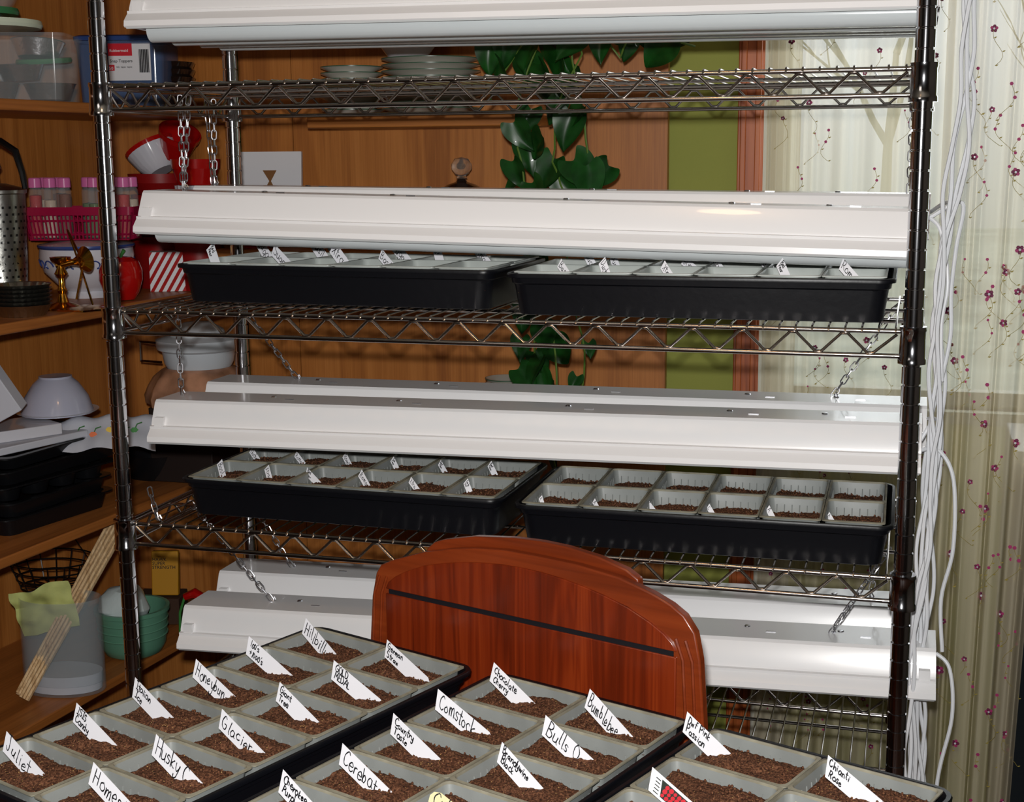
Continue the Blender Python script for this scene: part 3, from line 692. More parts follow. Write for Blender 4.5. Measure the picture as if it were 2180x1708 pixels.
mb=MB(); mb.lathe([(0,0),(.036,0),(.036,.004),(.028,.008),(.012,.014),(.007,.03),(.010,.036),(.006,.044),(.006,.06),(.013,.068),(.008,.078),(.006,.085),(.018,.094),(.02,.1),(.015,.1),(.008,.09),(0,.088)],24); part('candlestick_stem',mb,BRASS,o)
mb=MB(); mb.T=Matrix.Translation((.0,0,.085))@Matrix.Rotation(D2R(78),4,'Y'); mb.lathe([(0,-.01),(.006,-.008),(.006,.03),(.012,.045),(.024,.055),(.025,.057),(.018,.052),(0,.04)],24); part('candle_cup',mb,BRASS,o)
mb=MB(); mb.lathe([(0,0),(.05,0),(.052,.003),(.03,.006),(0,.006)],24,(.04,.01,0),wob=lambda a,i:1+.12*math.cos(6*a)); part('drip_tray',mb,BRASS,o)
mb=MB(); mb.tube([(.03,0,.02),(.05,.0,.09),(.0,.03,.15),(.04,.01,.07),(.065,0,.01)],.002,6); part('wire_arm',mb,BRASS,o)
single('white_egg_timer',MB().lathe([(0,0),(.009,.003),(.012,.012),(.009,.021),(0,.024)],16),WCER,loc=LU(.34,.015,Z2),label='small white round knob beside the brass candlestick',cat='knob')
o=empty('soup_tureen',LU(.46,.16,Z2),label='white ceramic tureen with blue painted flourishes',cat='tureen')
mb=MB(); mb.lathe([(0,0),(.05,0),(.052,.006),(.045,.014),(.06,.025),(.088,.055),(.096,.085),(.094,.102,1),(.098,.106,1),(.098,.110),(.088,.112),(.05,.118),(0,.119)],48); part('tureen_body',mb,[WCER,BLUEC],o)
mb=MB()
for k in range(9):
    a0=2*math.pi*k/9; 
    for q in (0,1):
        pts=[]
        for i in range(12):
            t=i/11; sp=t*4.2; rr=.016*(1-t*.75); da=(rr*math.cos(sp)*(1 if q else -1))/.09+ (.12 if q else -.12); z=.068+rr*math.sin(sp)
            zz=max(.03,min(.1,z)); R0=.06+(zz-.025)*(.028/.03) if zz<.055 else .088+(zz-.055)*(.008/.03)
            R0=min(R0,.0965)+.0008; pts.append((R0*math.cos(a0+da),R0*math.sin(a0+da),zz))
        mb.tube(pts,.0016,5)
o2=part('painted_flourish',mb,BLUEC,o); o2['kind']='stuff'
BZ=Z2+.1195; BR=D2R(14)
o=empty('plastic_basket',LU(.46,.16,BZ),(0,0,BR),label='magenta slatted plastic basket holding spice jars',cat='basket')
mb=MB(); BW,BD,BH=.225,.085,.068
mb.box((-BW/2*.92,-BD/2*.9,0),(BW/2*.92,BD/2*.9,.003))
for i in range(27):
    x=-BW/2+BW*i/26
    for y in (-BD/2,BD/2): mb.tube([(x*.93,y*.9,.002),(x,y,BH-.012)],.0019,5)
for i in range(11):
    y=-BD/2+BD*i/10
    for x in (-BW/2,BW/2): mb.tube([(x*.93,y*.9,.002),(x,y,BH-.012)],.0019,5)
for zz in (.012,.04): 
    kx=.93+.07*zz/BH; mb.tube(roundrect(BW*kx,BD*(.9+.1*zz/BH),.01,zz),.0022,5,closed=True)
loft(mb,[roundrect(BW-.002,BD-.002,.012,BH-.018),roundrect(BW+.004,BD+.004,.012,BH-.017),roundrect(BW+.006,BD+.006,.012,BH),roundrect(BW-.001,BD-.001,.012,BH),roundrect(BW-.002,BD-.002,.012,BH-.018)])
part('basket_body',mb,PINKB,o)
cmats=[mat('spice_%d'%i,c,.7,bump=.5,bscale=300) for i,c in enumerate([(170,30,30),(190,170,150),(110,55,30),(80,100,50),(180,70,110)])]
bodyM=MB().lathe([(0,0),(.0125,0),(.0135,.002),(.0135,.096),(.011,.102),(.011,.106)],18).mesh('jar_glass',[PLASC])
capM=MB().lathe([(.0,.124),(.011,.124),(.0128,.122),(.0132,.104),(.0,.104)],24,wob=lambda a,i:1+.03*math.cos(18*a)).mesh('jar_cap',[PINK])
fillM=[MB().lathe([(0,.002),(.012,.002),(.012,h),(0,h+.002)],14).mesh('jar_contents',[c]) for c,h in zip(cmats,(.088,.078,.09,.07,.094))]
k=0
for row,yy in enumerate((-.022,.014)):
    for i in range(7):
        if (row,i) in ((0,3),(1,2)): continue
        x=-.092+.0305*i+(.006 if row else 0); base=Matrix.Rotation(BR,4,'Z')@Vector((x,yy,.0035)); lc=Vector(LU(.46,.16,BZ))+base
        j=empty('spice_jar',tuple(lc),label='slim glass spice jar with pink cap in the basket',cat='spice jar',group='pink-capped spice jars')
        mk('jar_glass',bodyM,j); mk('jar_cap',capM,j); mk('jar_contents',fillM[k%5],j); k+=1
o=empty('apple_canister',LU(.415,.045,Z2),label='glossy red ceramic apple canister with green stem',cat='canister')
mb=MB(); pr=[(0,.006),(.012,.0),(.026,.002),(.036,.018),(.043,.042),(.043,.062),(.036,.080),(.022,.088),(.010,.086),(0,.078)]
mb.lathe(pr,32,wob=lambda a,i:1+.03*math.cos(5*a)*(1 if i<5 else .3)); part('apple_body',mb,RED,o)
mb=MB(); mb.tube([(0,0,.078),(.003,0,.092),(.01,0,.102)],[.003,.003,.004],8); part('apple_stem',mb,FLOWG,o)
mb=MB()
mb.box((-.042,-.035,0),(.042,.035,.085),0)
for k in range(-4,5):  # slanted ribbons on the front face, clipped to the face
    xb=-.042+.0168*k; pts=[]
    for (x,z) in ((xb,0),(xb+.008,0),(xb+.008+.05,.085),(xb+.05,.085)):
        pts.append([x,z])
    def clip(poly,xc,keep):
        out=[]
        for a_,b_ in zip(poly,poly[1:]+poly[:1]):
            ia=(a_[0]-xc)*keep>=0; ib=(b_[0]-xc)*keep>=0
            if ia: out.append(a_)
            if ia!=ib:
                t=(xc-a_[0])/(b_[0]-a_[0]); out.append([xc,a_[1]+t*(b_[1]-a_[1])])
        return out
    pts=clip(pts,-.042,1); pts=clip(pts,.042,-1) if pts else pts
    if len(pts)>2: mb.add([(x,-.0356,z) for x,z in pts],[tuple(range(len(pts)))],1)
single('striped_gift_box',mb,[LABELW,RED],loc=LU(.635,.075,Z2),rot=(0,0,D2R(25)),label='red and white striped box beside the tureen',cat='box',smooth=False)
def pot(loc,r0,r1,h,m,label,rot=(0,0,0),rim=.012,n=32,wob=None,name='plant_pot'):
    return lathe_thing(name,[(0,0),(r0,0),(r1*.96,h-rim),(r1,h-rim),(r1*1.03,h),(r1*.96,h),(r0*.9,.006),(0,.006)],m,loc,label,'pot',rot=rot,n=n,wob=wob,group='stacked red and white pots')
sx_,sy_,_=LU(.70,.135)
pot((sx_,sy_,Z2),.058,.070,.115,REDM,'large red pot at the base of the stack')
pot((sx_,sy_,Z2+.1155),.05,.064,.09,REDM,'red pot stacked under others')
pot((sx_,sy_,Z2+.206),.050,.068,.045,REDM,'red pot with wide rim',rim=.02)
lathe_thing('white_ribbed_bowl',[(0,0),(.03,0),(.034,.004),(.044,.02),(.052,.045),(.055,.055,1),(.057,.064,1),(.053,.064,1),(.046,.03),(.03,.008),(0,.008)],[WCER,RED],(sx_+.012,sy_-.01,Z2+.256),'white bowl with red rim tipped on red pots','bowl',rot=(D2R(-10),D2R(-28),D2R(15)),n=64,wob=lambda a,i:1+.012*math.cos(24*a))
pot((sx_+.038,sy_+.0,Z2+.292),.03,.045,.06,RED,'small red glazed cup tipped on the stack',rot=(D2R(20),D2R(30),0))
pot((-.32,.87,Z2),.05,.058,.18,REDM,'tall red pot in the corner')
pot((-.32,.87,Z2+.181),.036,.045,.045,WCER,'white ribbed cup under a red pot',n=64,wob=lambda a,i:1+.025*math.cos(24*a),name='ribbed_ramekin')
pot((-.32,.87,Z2+.227),.04,.052,.055,RED,'small red pot on a white cup',rim=.02)
lathe_thing('red_serving_bowl',bowlprof(.07,.055),RED,(-.19,.88,1.2275),'red glazed serving bowl on the hutch shelf','bowl')
# lower-middle shelf
def sheetbox(name,loc,rz,size,m,label,cat,rot=(0,0),grp=None):
    w,d,h=size; return single(name,MB().box((-w/2,-d/2,0),(w/2,d/2,h)),m,loc=loc,rot=(rot[0],rot[1],rz),label=label,cat=cat,bevel=.002,group=grp)
def baking(loc,w,d,h,rz,label,m=NONST,name='baking_pan'):
    mb=MB(); loft(mb,[roundrect(w*.9,d*.9,.02,0),roundrect(w*.96,d*.96,.022,h-.003),roundrect(w*1.04,d*1.04,.025,h-.003),roundrect(w*1.04,d*1.04,.025,h),roundrect(w*.93,d*.93,.02,h),roundrect(w*.87,d*.87,.018,.003)],0,True,True)
    return single(name,mb,m,loc=loc,rot=(0,0,rz),label=label,cat='baking pan',group='dark baking pans')
baking(LU(.22,.16,Z3),.29,.20,.035,D2R(80),'dark nonstick baking pan on the shelf')
baking(LU(.22,.16,Z3+.0355),.29,.20,.03,D2R(82),'dark nonstick baking pan stacked on another')
o=empty('muffin_pan',LU(.22,.16,Z3+.066),(0,0,D2R(78)),label='black muffin pan with round cups',cat='baking pan')
mb=MB(); loft(mb,[roundrect(.30,.21,.02,.026),roundrect(.31,.22,.02,.028),roundrect(.31,.22,.02,.031),roundrect(.30,.21,.02,.031)],0,True,True)
for i in range(4):
    for j in range(3): mb.lathe([(0,0),(.024,0),(.031,.027)],20,(-.105+.07*i,-.065+.065*j,0)); mb.lathe([(.031,.0315),(.030,.0325),(.0,.0318)],20,(-.105+.07*i,-.065+.065*j,0),1)
part('pan_body',mb,[NONST,BLACKM],o)
baking(LU(.24,.16,Z3+.100),.35,.21,.028,D2R(82),'large black roasting tray on the pile')
baking(LU(.25,.16,Z3+.1285),.36,.20,.025,D2R(84),'large black tray at the top of the pile')
TZ=Z3+.154
sheetbox('appliance_manual',LU(.19,.16,TZ),D2R(75),(.24,.17,.014),PAPER,'stack of white papers on the baking pans','papers',grp='white papers and boxes')
sheetbox('white_carton',LU(.19,.16,TZ+.0145),D2R(60),(.16,.12,.022),WCER,'flat white carton on the papers','carton',grp='white papers and boxes')
single('white_box',MB().box((-.055,-.02,0),(.055,.02,.125)),PAPER,loc=LU(.12,.12,TZ+.06),rot=(D2R(10),D2R(-28),D2R(14)),label='white cardboard box leaning on the pile',cat='box',bevel=.002)
lathe_thing('white_mixing_bowl',bowlprof(.072,.075),mat('grey_white_ceramic',(176,178,196),.25,coat=.4),LU(.31,.14,TZ+.116),'white bowl turned upside down on the papers','bowl',rot=(math.pi,0,0))
lathe_thing('white_saucer',[(0,0),(.04,0),(.08,.008),(.082,.010),(.04,.004),(0,.004)],WCER,LU(.31,.14,TZ+.0368),'white saucer under the upturned bowl','plate')
mb=MB(); nx,ny=24,16; vs=[];fs=[]
for j in range(ny+1):
    for i in range(nx+1):
        a=i/nx-.5; b=j/ny; x=a*.19; y=-.10*b; z=.0 if b<.35 else -(b-.35)*.075
        z+=.004*math.sin(a*17+b*3)+.003*math.sin(b*9)-.03*abs(a)**2; y+=.006*math.sin(a*20)*b
        vs.append((x,y,z))
for j in range(ny):
    for i in range(nx):
        q=j*(nx+1)+i; fs.append((q,q+1,q+nx+2,q+nx+1))
mb.add(vs,fs,0)
for cx,cy,cm in ((-.05,10,1),(-.02,11,2),(.01,10,1),(.035,11,2),(.06,10,3)):
    i=int((cx/.19+.5)*nx); q=cy*(nx+1)+i; P=Vector(vs[q])+Vector((0,-.002,.003))
    mb.add([tuple(P+Vector((.008*math.cos(k),-.002,.006*math.sin(k)))) for k in [0,1,2,3,4,5]],[(0,1,2,3,4,5)],cm)
    mb.tube([P,P+Vector((.006,-.001,.012)),P+Vector((.016,-.001,.015))],.001,4,m=3)
single('floral_cloth',mb,[PAPER,mat('yellow_thread',(226,190,70),.6),ORN,FLOWG],loc=LU(.36,.06,TZ+.030),rot=(0,0,D2R(30)),label='white cloth with embroidered flowers draped over the pile',cat='cloth')
o=empty('frying_pan',LU(.63,.12,Z3),(0,0,D2R(-28)),label='black frying pan on the shelf',cat='frying pan')
mb=MB(); mb.lathe([(0,0),(.075,0),(.092,.055),(.095,.056),(.090,.054),(.073,.004),(0,.004)],40); part('pan_body',mb,NONST,o)
o2=empty('wooden_utensil',LU(.63,.11,Z3+.072),(0,0,D2R(14)),label='kitchen utensil with honey-coloured wooden handle on the pan',cat='utensil')
mb=MB(); mb.T=Matrix.Rotation(D2R(90),4,'Y'); mb.lathe([(0,-.07),(.006,-.07),(.009,-.065),(.0115,.05),(.009,.065),(.005,.07),(0,.07)],16); part('wooden_handle',mb,mat('honey_wood',(214,138,58),.4,coat=.3),o2)
mb=MB(); mb.tube([(-.07,0,0),(-.10,0,-.004),(-.13,.0,-.01)],.004,8); part('metal_shaft',mb,STEEL,o2)
o=empty('mushroom_canister',(-.295,.80,Z3+.165),label='ceramic canister with speckled brown base and white top',cat='canister')
mb=MB(); mb.lathe([(0,0),(.09,0),(.112,.012),(.114,.03),(.106,.05),(.094,.07),(.082,.084),(.07,.090)],48,wob=lambda a,i:1+.06*math.cos(9*a)*(1 if 0<i<6 else 0)); part('canister_base',mb,BROWNC,o)
mb=MB(); mb.lathe([(.068,.088),(.074,.100),(.078,.125),(.088,.130),(.09,.137),(.09,.150),(.086,.152),(.06,.158),(.055,.17),(.03,.185),(0,.188)],40); part('canister_lid',mb,mat('milk_white',(196,202,208),.3,coat=.3),o)
mb=MB(); mb.tube([(-.088,-.02,.14),(-.13,-.02,.142),(-.13,-.02,.10),(-.08,-.02,.098)],.003,6); part('wire_handle',mb,CHROMEW,o)
sheetbox('storage_crate',(-.33,.83,Z3),0,(.15,.13,.164),mat('dark_crate',(30,18,14),.6),'dark brown wooden crate under the canister','crate')
# bottom shelf
VX=LU(.175,.055,Z4)
o=empty('glass_vase',VX,(0,0,D2R(10)),label='clear oval glass container with a white base',cat='vase')
def ov(k,z,a=.082,b=.05): return [(a*k*math.cos(2*math.pi*i/32),b*k*math.sin(2*math.pi*i/32),z) for i in range(32)]
mb=MB(); loft(mb,[ov(.96,0),ov(1,.004),ov(1,.19),ov(.965,.19),ov(.96,.02)],0,True,True); part('vase_body',mb,mat('smoky_clear',(176,190,196),.08,0,.5,alpha=.18),o)
mb=MB(); loft(mb,[ov(.9,.005),ov(.93,.04)],0,True,True); part('white_base',mb,PAPER,o)
random.seed(5)
RV=Vector((r.x,r.y,0)); FV=Vector((-r.y,r.x,0))
b0=Vector(VX)-RV*.060-FV*.078+Vector((0,0,.012)); b1=Vector(LU(.345,.02,Z4+.318))
dr=(b1-b0).normalized(); ax=dr.orthogonal().normalized(); ay=dr.cross(ax)
for i in range(-3,4):
    for j in range(-3,4):
        oo=(i+.5*(j%2))*.0078; pp=j*.0070
        if math.hypot(oo,pp)>.0195: continue
        off=ax*oo+ay*pp; a=b0+off*.85+dr*random.uniform(0,.008); b=b1+off*1.25+dr*random.uniform(-.014,.010)
        single('wooden_stick',MB().tube([a,b],.0029,8),STICKW,label='long thin pale wooden stick leaning on the glass container',cat='stick',group='bundle of wooden sticks')
mb=MB(); nx,ny=20,16; vs=[];fs=[]
for j in range(ny+1):
    for i in range(nx+1):
        a=i/nx-.5; b=j/ny
        vs.append((a*.115+.004*noise.noise(Vector((a*5,b*4,2.))),.012*noise.noise(Vector((a*4+3,b*4,7.)))+.005*math.sin(a*9+b*4),b*.095+.005*math.sin(a*7)*b))
for j in range(ny):
    for i in range(nx):
        q=j*(nx+1)+i; fs.append((q,q+1,q+nx+2,q+nx+1))
mb.add(vs,fs)
p_=Vector(VX)-RV*.02+FV*.006+Vector((0,0,.118))
single('note_paper',mb,PAPERG,loc=tuple(p_),rot=(D2R(6),D2R(-12),D2R(20)),label='creased yellow-green note paper behind the stick bundle',cat='paper')
o=empty('green_mixing_bowl',LU(.395,.050,Z4),label='green ribbed mixing bowl with white wrapped bundle',cat='bowl'); o.scale=(1.05,)*3
mb=MB(); mb.lathe([(0,0),(.045,0),(.056,.006),(.064,.022),(.067,.045),(.069,.07),(.070,.088),(.074,.090),(.074,.098),(.067,.098),(.05,.012),(0,.010)],40); part('bowl_body',mb,GREENB,o)
for zz in (.042,.058,.074): mb=MB(); mb.tube([((.0668+.05*(zz-.04))*math.cos(2*math.pi*i/40),(.0668+.05*(zz-.04))*math.sin(2*math.pi*i/40),zz) for i in range(40)],.0022,6,closed=True); part('raised_rib',mb,GREENB,o)
mb=MB(); mb.lathe([(0,0),(.04,.0),(.05,.02),(.045,.045),(.03,.06),(0,.066)],20,wob=lambda a,i:1+.15*math.sin(3*a+i)); 
single('wrapped_bundle',mb,mat('plastic_bag',(196,208,208),.3,bump=.8,bscale=40),loc=LU(.38,.055,Z4+.085),label='white plastic wrapped bundle in the green bowl',cat='bag')
single('yellow_package',MB().box((-.03,-.008,0),(.03,.008,.10)),YEL,loc=LU(.59,.10,.4505),rot=(D2R(-8),0,D2R(15)),label='yellow printed package behind the green bowl',cat='package',bevel=.002)
pk=bpy.data.objects['yellow_package']
me=textmesh("HAWK\nSUPER\nSTRENGTH",.0105,[INK],shear=0); mk('package_text',me,pk,(-.028,-.0086,.078),(D2R(90),0,0))
sheetbox('cardboard_carton',LU(.60,.12,Z4),D2R(15),(.10,.08,.060),mat('dull_card',(60,38,24),.8),'dull brown cardboard carton under the yellow package','box')
o=empty('hand_tool',LU(.53,.01,Z4+.03),(0,0,D2R(14)),label='garden hand tool with red handle',cat='tool')
mb=MB(); mb.tube([(0,0,.055),(.022,0,.064),(.046,0,.050)],[.008,.012,.010],10); part('tool_handle',mb,RED,o)
mb=MB(); mb.tube([(0,0,.055),(-.012,0,.02),(-.014,0,-.028)],.003,8); part('tool_shaft',mb,FLOWG,o)
mb=MB()
for k in range(4): 
    zz=.02*k; rr=.07+.008*k; mb.tube([(rr*math.cos(2*math.pi*i/28),rr*.8*math.sin(2*math.pi*i/28),zz) for i in range(28)],.0018,5,closed=True)
for k in range(16):
    a=2*math.pi*k/16; mb.tube([(.02*math.cos(a),.016*math.sin(a),0),(.07*math.cos(a),.056*math.sin(a),0),(.094*math.cos(a),.075*math.sin(a),.06)],.0014,5)
for k in range(3): mb.tube([(.094*math.cos(2.1*k),.075*math.sin(2.1*k),.06),(.05*math.cos(2.1*k),.04*math.sin(2.1*k),.12),(0,0,.17)],.0012,5)
single('black_wire_basket',mb,BLACKM,loc=LU(.36,.22,Z4+.14),label='black wire hanging basket under the shelf',cat='basket')
for k,(s,t,w,h,m_) in enumerate(((.30,.10,.2,.05,DARKC),(.47,.12,.12,.09,REDM),(.62,.1,.11,.12,WCER))):
    sheetbox('storage_box',LU(s,t,.0605),D2R(70+8*k),(w,.14,h),m_,['dark storage box','red storage box','white storage box'][k]+' on the lowest shelf','box')
# things on back hutch
def plate(loc,r,grp,lbl):
    return lathe_thing('dinner_plate',[(0,.001),(r*.55,0),(r*.58,.003),(r*.95,.013),(r,.0145,1),(r,.0165,1),(r*.965,.0165),(r*.6,.0065),(0,.005)],[PLATE,PLATEG],loc,lbl,'plate',n=48,group=grp)
for k in range(9): plate((.215,.895,1.501+.0125*k),.102,'stack of dinner plates','cream plate with thin green rim in a tall stack')
for k in range(8): plate((.040,.895,1.501+.0125*k),.066,'stack of side plates','small cream plate with green rim in a stack')
lathe_thing('serving_bowl',[(0,0),(.04,0),(.042,.004),(.062,.03),(.078,.055),(.086,.062,1),(.098,.10,1),(.101,.102),(.096,.10),(.07,.05),(.03,.01),(0,.01)],[WCER,BROWNC],(.165,.895,1.6195),'white bowl with brown rim on the plates','bowl',n=48)
o=empty('lidded_dish',(.283,.88,1.2275),label='dark dish with domed lid and clear glass knob',cat='dish')
mb=MB(); mb.lathe([(0,0),(.05,0),(.056,.01),(.06,.10),(.062,.105)],32); part('dish_body',mb,DARKC,o)
mb=MB(); mb.lathe([(.063,.105),(.05,.122),(.03,.134),(.012,.140),(.008,.146),(0,.147)],32); part('dish_lid',mb,DARKC,o)
mb=MB(); mb.lathe([(0,.146),(.012,.147),(.008,.152),(.014,.156),(.021,.166),(.021,.176),(.014,.187),(0,.190)],24); part('glass_knob',mb,GLASS,o)
wc=single('white_card',MB().box((-.07,-.004,0),(.07,.004,.205)),LABELW,loc=(-.16,.90,1.2275),rot=(D2R(-4),0,D2R(4)),label='white card with small brown hourglass mark',cat='card')
mb=MB(); mb.add([(-.018,-.0046,.165),(-.003,-.0046,.142),(-.018,-.0046,.118),(.014,-.0046,.118),(.001,-.0046,.142),(.014,-.0046,.165)],[(0,1,4,5),(1,2,3,4)])
part('printed_mark',mb,mat('brown_print',(120,80,40),.6),wc)
for k in range(4): plate((.385,.85,.8935+.0105*k+(.025 if k>1 else 0)),.045,'small plates on the counter','small grey plate on the hutch counter')
# ------------------------------------------------------------------ pothos
pl=empty('pothos_plant',(.60,.70,1.70),label='trailing green pothos plant hanging behind the rack',cat='potted plant')
pm_=MB().lathe([(0,0),(.06,0),(.075,.10),(.082,.10),(.082,.125),(.072,.125),(.055,.01),(0,.01)],32); part('hanging_pot',pm_,TERR,pl)
mb=MB()
for k in range(3): a=2.1*k; mb.tube([(.08*math.cos(a),.08*math.sin(a),.12),(.0,.0,.60),(0,0,.7999)],.0015,5)
part('hanger_wire',mb,BLACKM,pl)
def leaf(mb,P,size,yaw,pitch,roll,m=0):
    M=Matrix.Translation(P)@Matrix.Rotation(yaw,4,'Z')@Matrix.Rotation(pitch,4,'X')@Matrix.Rotation(roll,4,'Y')
    rows=12; vs=[];fs=[]
    for i in range(rows+1):
        t=i/rows; w=.52*math.sin(math.pi*min(1,(t*.92+.08))**.62)**.9
        if i==rows: w=.0
        for j in range(-4,5):
            a=j/4.; x=w*a; z=-(t*1.2)+.26*abs(a)**1.3*(1-t)**1.5; y=-.20*abs(a)**1.4*(1-.3*t)+.30*t*t+.02*math.sin(a*6+t*5)
            vs.append(M@Vector((x*size,y*size,z*size)))
    for i in range(rows):
        for j in range(8):
            a=i*9+j; fs.append((a,a+1,a+10,a+9))
    mb.add(vs,fs,m)
def P2(px,py):
    return (.42+(px-1060)/1110., 1.626-(py-85)/1120.)
random.seed(21)
lm=MB(); sm=MB()
spots=[(1050,110,60),(1085,95,60),(1130,105,70),(1170,100,75),(1195,125,80),(1110,140,70),(1150,150,70),(1240,100,65),(1280,95,55),(1070,145,55),(1215,150,65),
 (1120,240,60),(1105,270,65),(1100,310,70),(1090,350,60),(1170,300,65),(1180,345,70),(1225,250,75),(1250,240,60),(1225,350,80),(1260,360,75),(1290,360,65),(1190,220,55),(1160,195,60),(1095,380,55),(1180,385,60),(1140,395,60),
 (1430,105,85),(1455,90,55),(1400,90,55),(1330,95,50),(1365,85,45),(1310,85,50),
 (1095,735,50),(1130,760,55),(1175,730,70),(1160,770,60),(1110,790,60),(1150,805,55),(1120,830,60),(1175,820,45),(1245,740,35),(1240,800,35),
 (1100,480,55),(1140,520,60),(1110,560,60),(1150,600,55),(1120,650,60),(1165,690,60),(1180,880,50),(1190,940,40),(1175,985,45)]
for (px,py,sz) in spots:
    x,z=P2(px,py-22); P=Vector((x-.60,random.uniform(-.06,.05),z-1.70)); leaf(lm,P,sz/1110.*.92,random.uniform(-.8,.8)-.1,random.uniform(-.7,.3),random.uniform(-.9,.9))
for path in ([(1200,40),(1150,80),(1110,200),(1105,300),(1120,390),(1130,560),(1140,700),(1130,820)],[(1230,40),(1240,110),(1190,220),(1180,330),(1200,390),(1220,600),(1250,730),(1240,830)],[(1300,40),(1370,85),(1430,90),(1470,100)],[(1210,40),(1225,150),(1250,250),(1260,370)],[(1150,40),(1090,120),(1040,200)],[(1260,40),(1320,120),(1340,85),(1400,60)],[(1180,700),(1190,860),(1180,1000)]):
    pts=[]
    for i in range(len(path)-1):
        for q in range(4):
            t=q/4; a=path[i]; b=path[i+1]; x,z=P2(a[0]*(1-t)+b[0]*t,a[1]*(1-t)+b[1]*t); pts.append((x-.60,-.02+.01*math.sin(i*2+q),z-1.70))
    x,z=P2(*path[-1]); pts.append((x-.6,0,z-1.7)); sm.tube(pts,.002,6)
fo_=part('foliage',lm,LEAF,pl); sb=fo_.modifiers.new('smooth','SUBSURF'); sb.levels=1; sb.render_levels=1
part('vines',sm,STEM,pl)

# ------------------------------------------------------------------ curtains
def curtain(name,x0,x1,y,z0,z1,folds,amp,label,seed,nfl,fsz,taper=0.,fabric=None,grp='sheer curtains at the window'):
    random.seed(seed); mb=MB(); nx=160; nz=30; vs=[];fs=[]
    def pt(a,b):
        wv=noise.noise(Vector((a*folds*1.7,b*.5,seed*3.3))); ph=folds*2*math.pi*a+2.2*wv
        xx=x0+(x1-x0)*a-taper*b*a; yy=y+amp*math.sin(ph)*(.5+.5*b)*(.7+.6*wv)+amp*.35*math.sin(ph*2.3+1)
        return Vector((xx,yy,z1+(z0-z1)*b))
    for j in range(nz+1):
        for i in range(nx+1): vs.append(pt(i/nx,j/nz))
    for j in range(nz):
        for i in range(nx):
            q=j*(nx+1)+i; fs.append((q,q+1,q+nx+2,q+nx+1))
    mb.add(vs,fs,0)
    for t in range(nfl):
        a=random.uniform(.06,.94); b=random.uniform(0.05,.98); P=pt(a,b)+Vector((0,-.0025,0)); s=fsz*random.uniform(.6,1.1); ty=random.random()
        pts=[]; an=random.uniform(0,6.28)
        for i in range(9):
            pts.append(P+Vector((.010*math.sin(an+i*.5)*i*.28,-.001,-.0075*i)))
        mb.tube(pts,.00035,4,m=3)
        for i in (2,5,8):
            L=pts[i]; mb.add([tuple(L+Vector(v)*s) for v in ((0,0,0),(.35,0,.25),(.8,0,.3),(.45,0,-.1))],[(0,1,2,3)],3)
        if ty<.45:
            for k in range(5):
                ak=2*math.pi*k/5+an; cc=P+Vector((math.cos(ak)*s*.55,-.001,math.sin(ak)*s*.55)); mb.add([tuple(cc+Vector((math.cos(q)*s*.42,0,math.sin(q)*s*.42))) for q in [0,1.05,2.1,3.14,4.2,5.24]],[(0,1,2,3,4,5)],1 if k%2 else 2)
            mb.add([tuple(P+Vector((math.cos(q)*s*.25,-.002,math.sin(q)*s*.25))) for q in [0,1.05,2.1,3.14,4.2,5.24]],[(0,1,2,3,4,5)],4)
        else:
            for k in range(2): 
                cc=pts[k*3]; mb.add([tuple(cc+Vector((math.cos(q)*s*.4,-.001,math.sin(q)*s*.4))) for q in [0,1.05,2.1,3.14,4.2,5.24]],[(0,1,2,3,4,5)],1)
    o=empty(name,(0,0,0),label=label,cat='curtain',group=grp)
    part('curtain_fabric',mb,[fabric or SHEER,FLW,FLD,FLG,WCER],o)
    rod=MB().tube([(x0-.03,y,z1+.004),(x1+.03,y,z1+.004)],.008,12); part('curtain_rod',rod,WCER,o)
    return o
curtain('sheer_curtain',.895,1.245,.965,.02,2.26,5,.014,'sheer cream curtain with small purple embroidered flowers',4,115,.0070)
curtain('sheer_curtain',1.225,1.447,.62,.02,2.30,4,.020,'sheer cream curtain panel with purple flowers beside the rack',8,120,.0086,taper=.060)
curtain('white_drape',.884,.958,1.005,.02,2.30,4,.010,'white pleated side drape next to the wooden window casing',5,0,.0086,fabric=DRAPE,grp=None)
o=empty('dark_cabinet',(1.372,.66,0),label='dark teal lacquered low cabinet behind the curtain',cat='cabinet')
mb=MB(); mb.box((0,0,.03),(.6,.28,.90)); part('cabinet_body',mb,DARKT,o,bevel=.004)
for x0,x1 in ((.01,.295),(.305,.59)):
    mb=MB(); mb.box((x0,-.014,.05),(x1,-.001,.88)); part('cabinet_door',mb,DARKT,o,bevel=.003)
mb=MB(); mb.box((.03,.03,0),(.57,.26,.03)); part('plinth',mb,BLACKM,o)

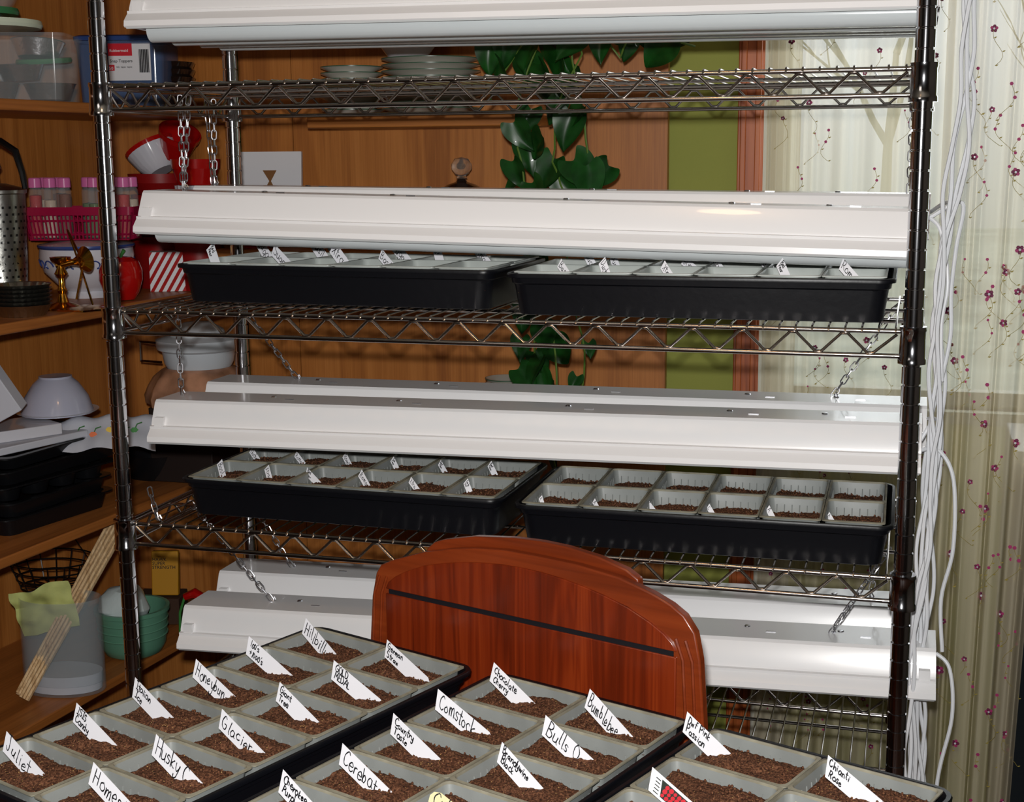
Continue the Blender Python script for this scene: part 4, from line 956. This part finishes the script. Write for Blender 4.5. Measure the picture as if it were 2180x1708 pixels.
# ------------------------------------------------------------------ white cords
random.seed(31)
def cord(ctrl,r=.0029):
    pts=[]; C=[Vector(c) for c in ctrl]
    for i in range(len(C)-1):
        p0=C[max(0,i-1)];p1=C[i];p2=C[i+1];p3=C[min(len(C)-1,i+2)]
        for q in range(7):
            t=q/7; pts.append(.5*((2*p1)+(-p0+p2)*t+(2*p0-5*p1+4*p2-p3)*t*t+(-p0+3*p1-3*p2+p3)*t**3))
    pts.append(C[-1]); o=empty('power_cord',tuple(pts[0]),label='white power cord running down beside the rack post',cat='cord',group='white power cords')
    part('cable',MB().tube([p-pts[0] for p in pts],r,8),CORD,o)
    return o
for k in range(10):
    ctrl=[]
    ztop=[1.80,1.80,1.80,1.80,1.35,1.35,1.34,1.03,1.03,.70][k]
    z=ztop
    base=lambda z: 1.220+ .026*max(0,min(1,(z-1.0)/.5))
    if k>=4: ctrl.append((1.207+(.03 if k==9 else 0),.168 if k%2 else .33,ztop-.02)); 
    ph=random.uniform(0,6.28); fr=random.uniform(7,15)
    while z>.20:
        x=base(z)+.010*math.sin(z*fr+ph)+.004*math.sin(z*31+k*2)
        ctrl.append((x+.001*(k-4), .10+.012*k+.012*math.cos(z*fr*.8+ph), z)); z-=.062
    ctrl.append((1.25,.15+.01*k,.08))
    cord(ctrl)
cord([(1.205,.168,1.33),(1.222,.16,1.31),(1.234,.15,1.24),(1.228,.15,1.18),(1.232,.15,1.10)])
cord([(1.207,.168,.995),(1.232,.15,1.0),(1.254,.14,.96),(1.258,.14,.86),(1.245,.15,.78),(1.25,.15,.70)])
cord([(1.242,.168,.69),(1.262,.16,.67),(1.268,.15,.60),(1.252,.15,.50),(1.248,.15,.36)])

# ------------------------------------------------------------------ lights & world
wd=bpy.data.worlds.new('world'); SC.world=wd; wd.use_nodes=True; nt=wd.node_tree; bg=nt.nodes['Background']
tc=nt.nodes.new('ShaderNodeTexCoord'); sp=nt.nodes.new('ShaderNodeSeparateXYZ'); nt.links.new(tc.outputs['Generated'],sp.inputs[0])
rp=nt.nodes.new('ShaderNodeValToRGB'); e_=rp.color_ramp.elements; e_[0].position=.45; e_[0].color=lin((160,170,162)); e_[1].position=.54; e_[1].color=lin((234,242,246))
mr=nt.nodes.new('ShaderNodeMapRange'); mr.inputs[1].default_value=-1; mr.inputs[2].default_value=1; nt.links.new(sp.outputs[2],mr.inputs[0]); nt.links.new(mr.outputs[0],rp.inputs[0]); nt.links.new(rp.outputs[0],bg.inputs[0]); bg.inputs[1].default_value=1.15
def area(name,loc,direction,size,power,color):
    l=bpy.data.lights.new(name,'AREA'); l.shape='DISK' if isinstance(size,float) else 'RECTANGLE'
    if isinstance(size,float): l.size=size
    else: l.size,l.size_y=size
    l.energy=power; l.color=color; o=bpy.data.objects.new(name,l); COL.objects.link(o); o.location=loc
    o.rotation_euler=Vector(direction).to_track_quat('-Z','Y').to_euler(); return o
area('camera_flash',CP+u2*.07-r2*.02-f*.02,f+Vector((0,0,.16)),.04,33,(1,.985,.96))
area('ceiling_fill',(.2,-1.9,2.45),(0.1,0.35,-1),(.7,.7),2.5,(1,.9,.78))  # added warm fill light under the ceiling, no fixture there
area('hood_glint_light',(.76,-.98,2.42),(0,0,-1),.16,2.2,(1,.56,.26))  # added warm light, positioned so the glossy hoods reflect an orange blotch
area('window_daylight',(1.5,1.6,1.7),(-.3,-1,-.2),(1.1,1.1),12,(.9,.96,1))
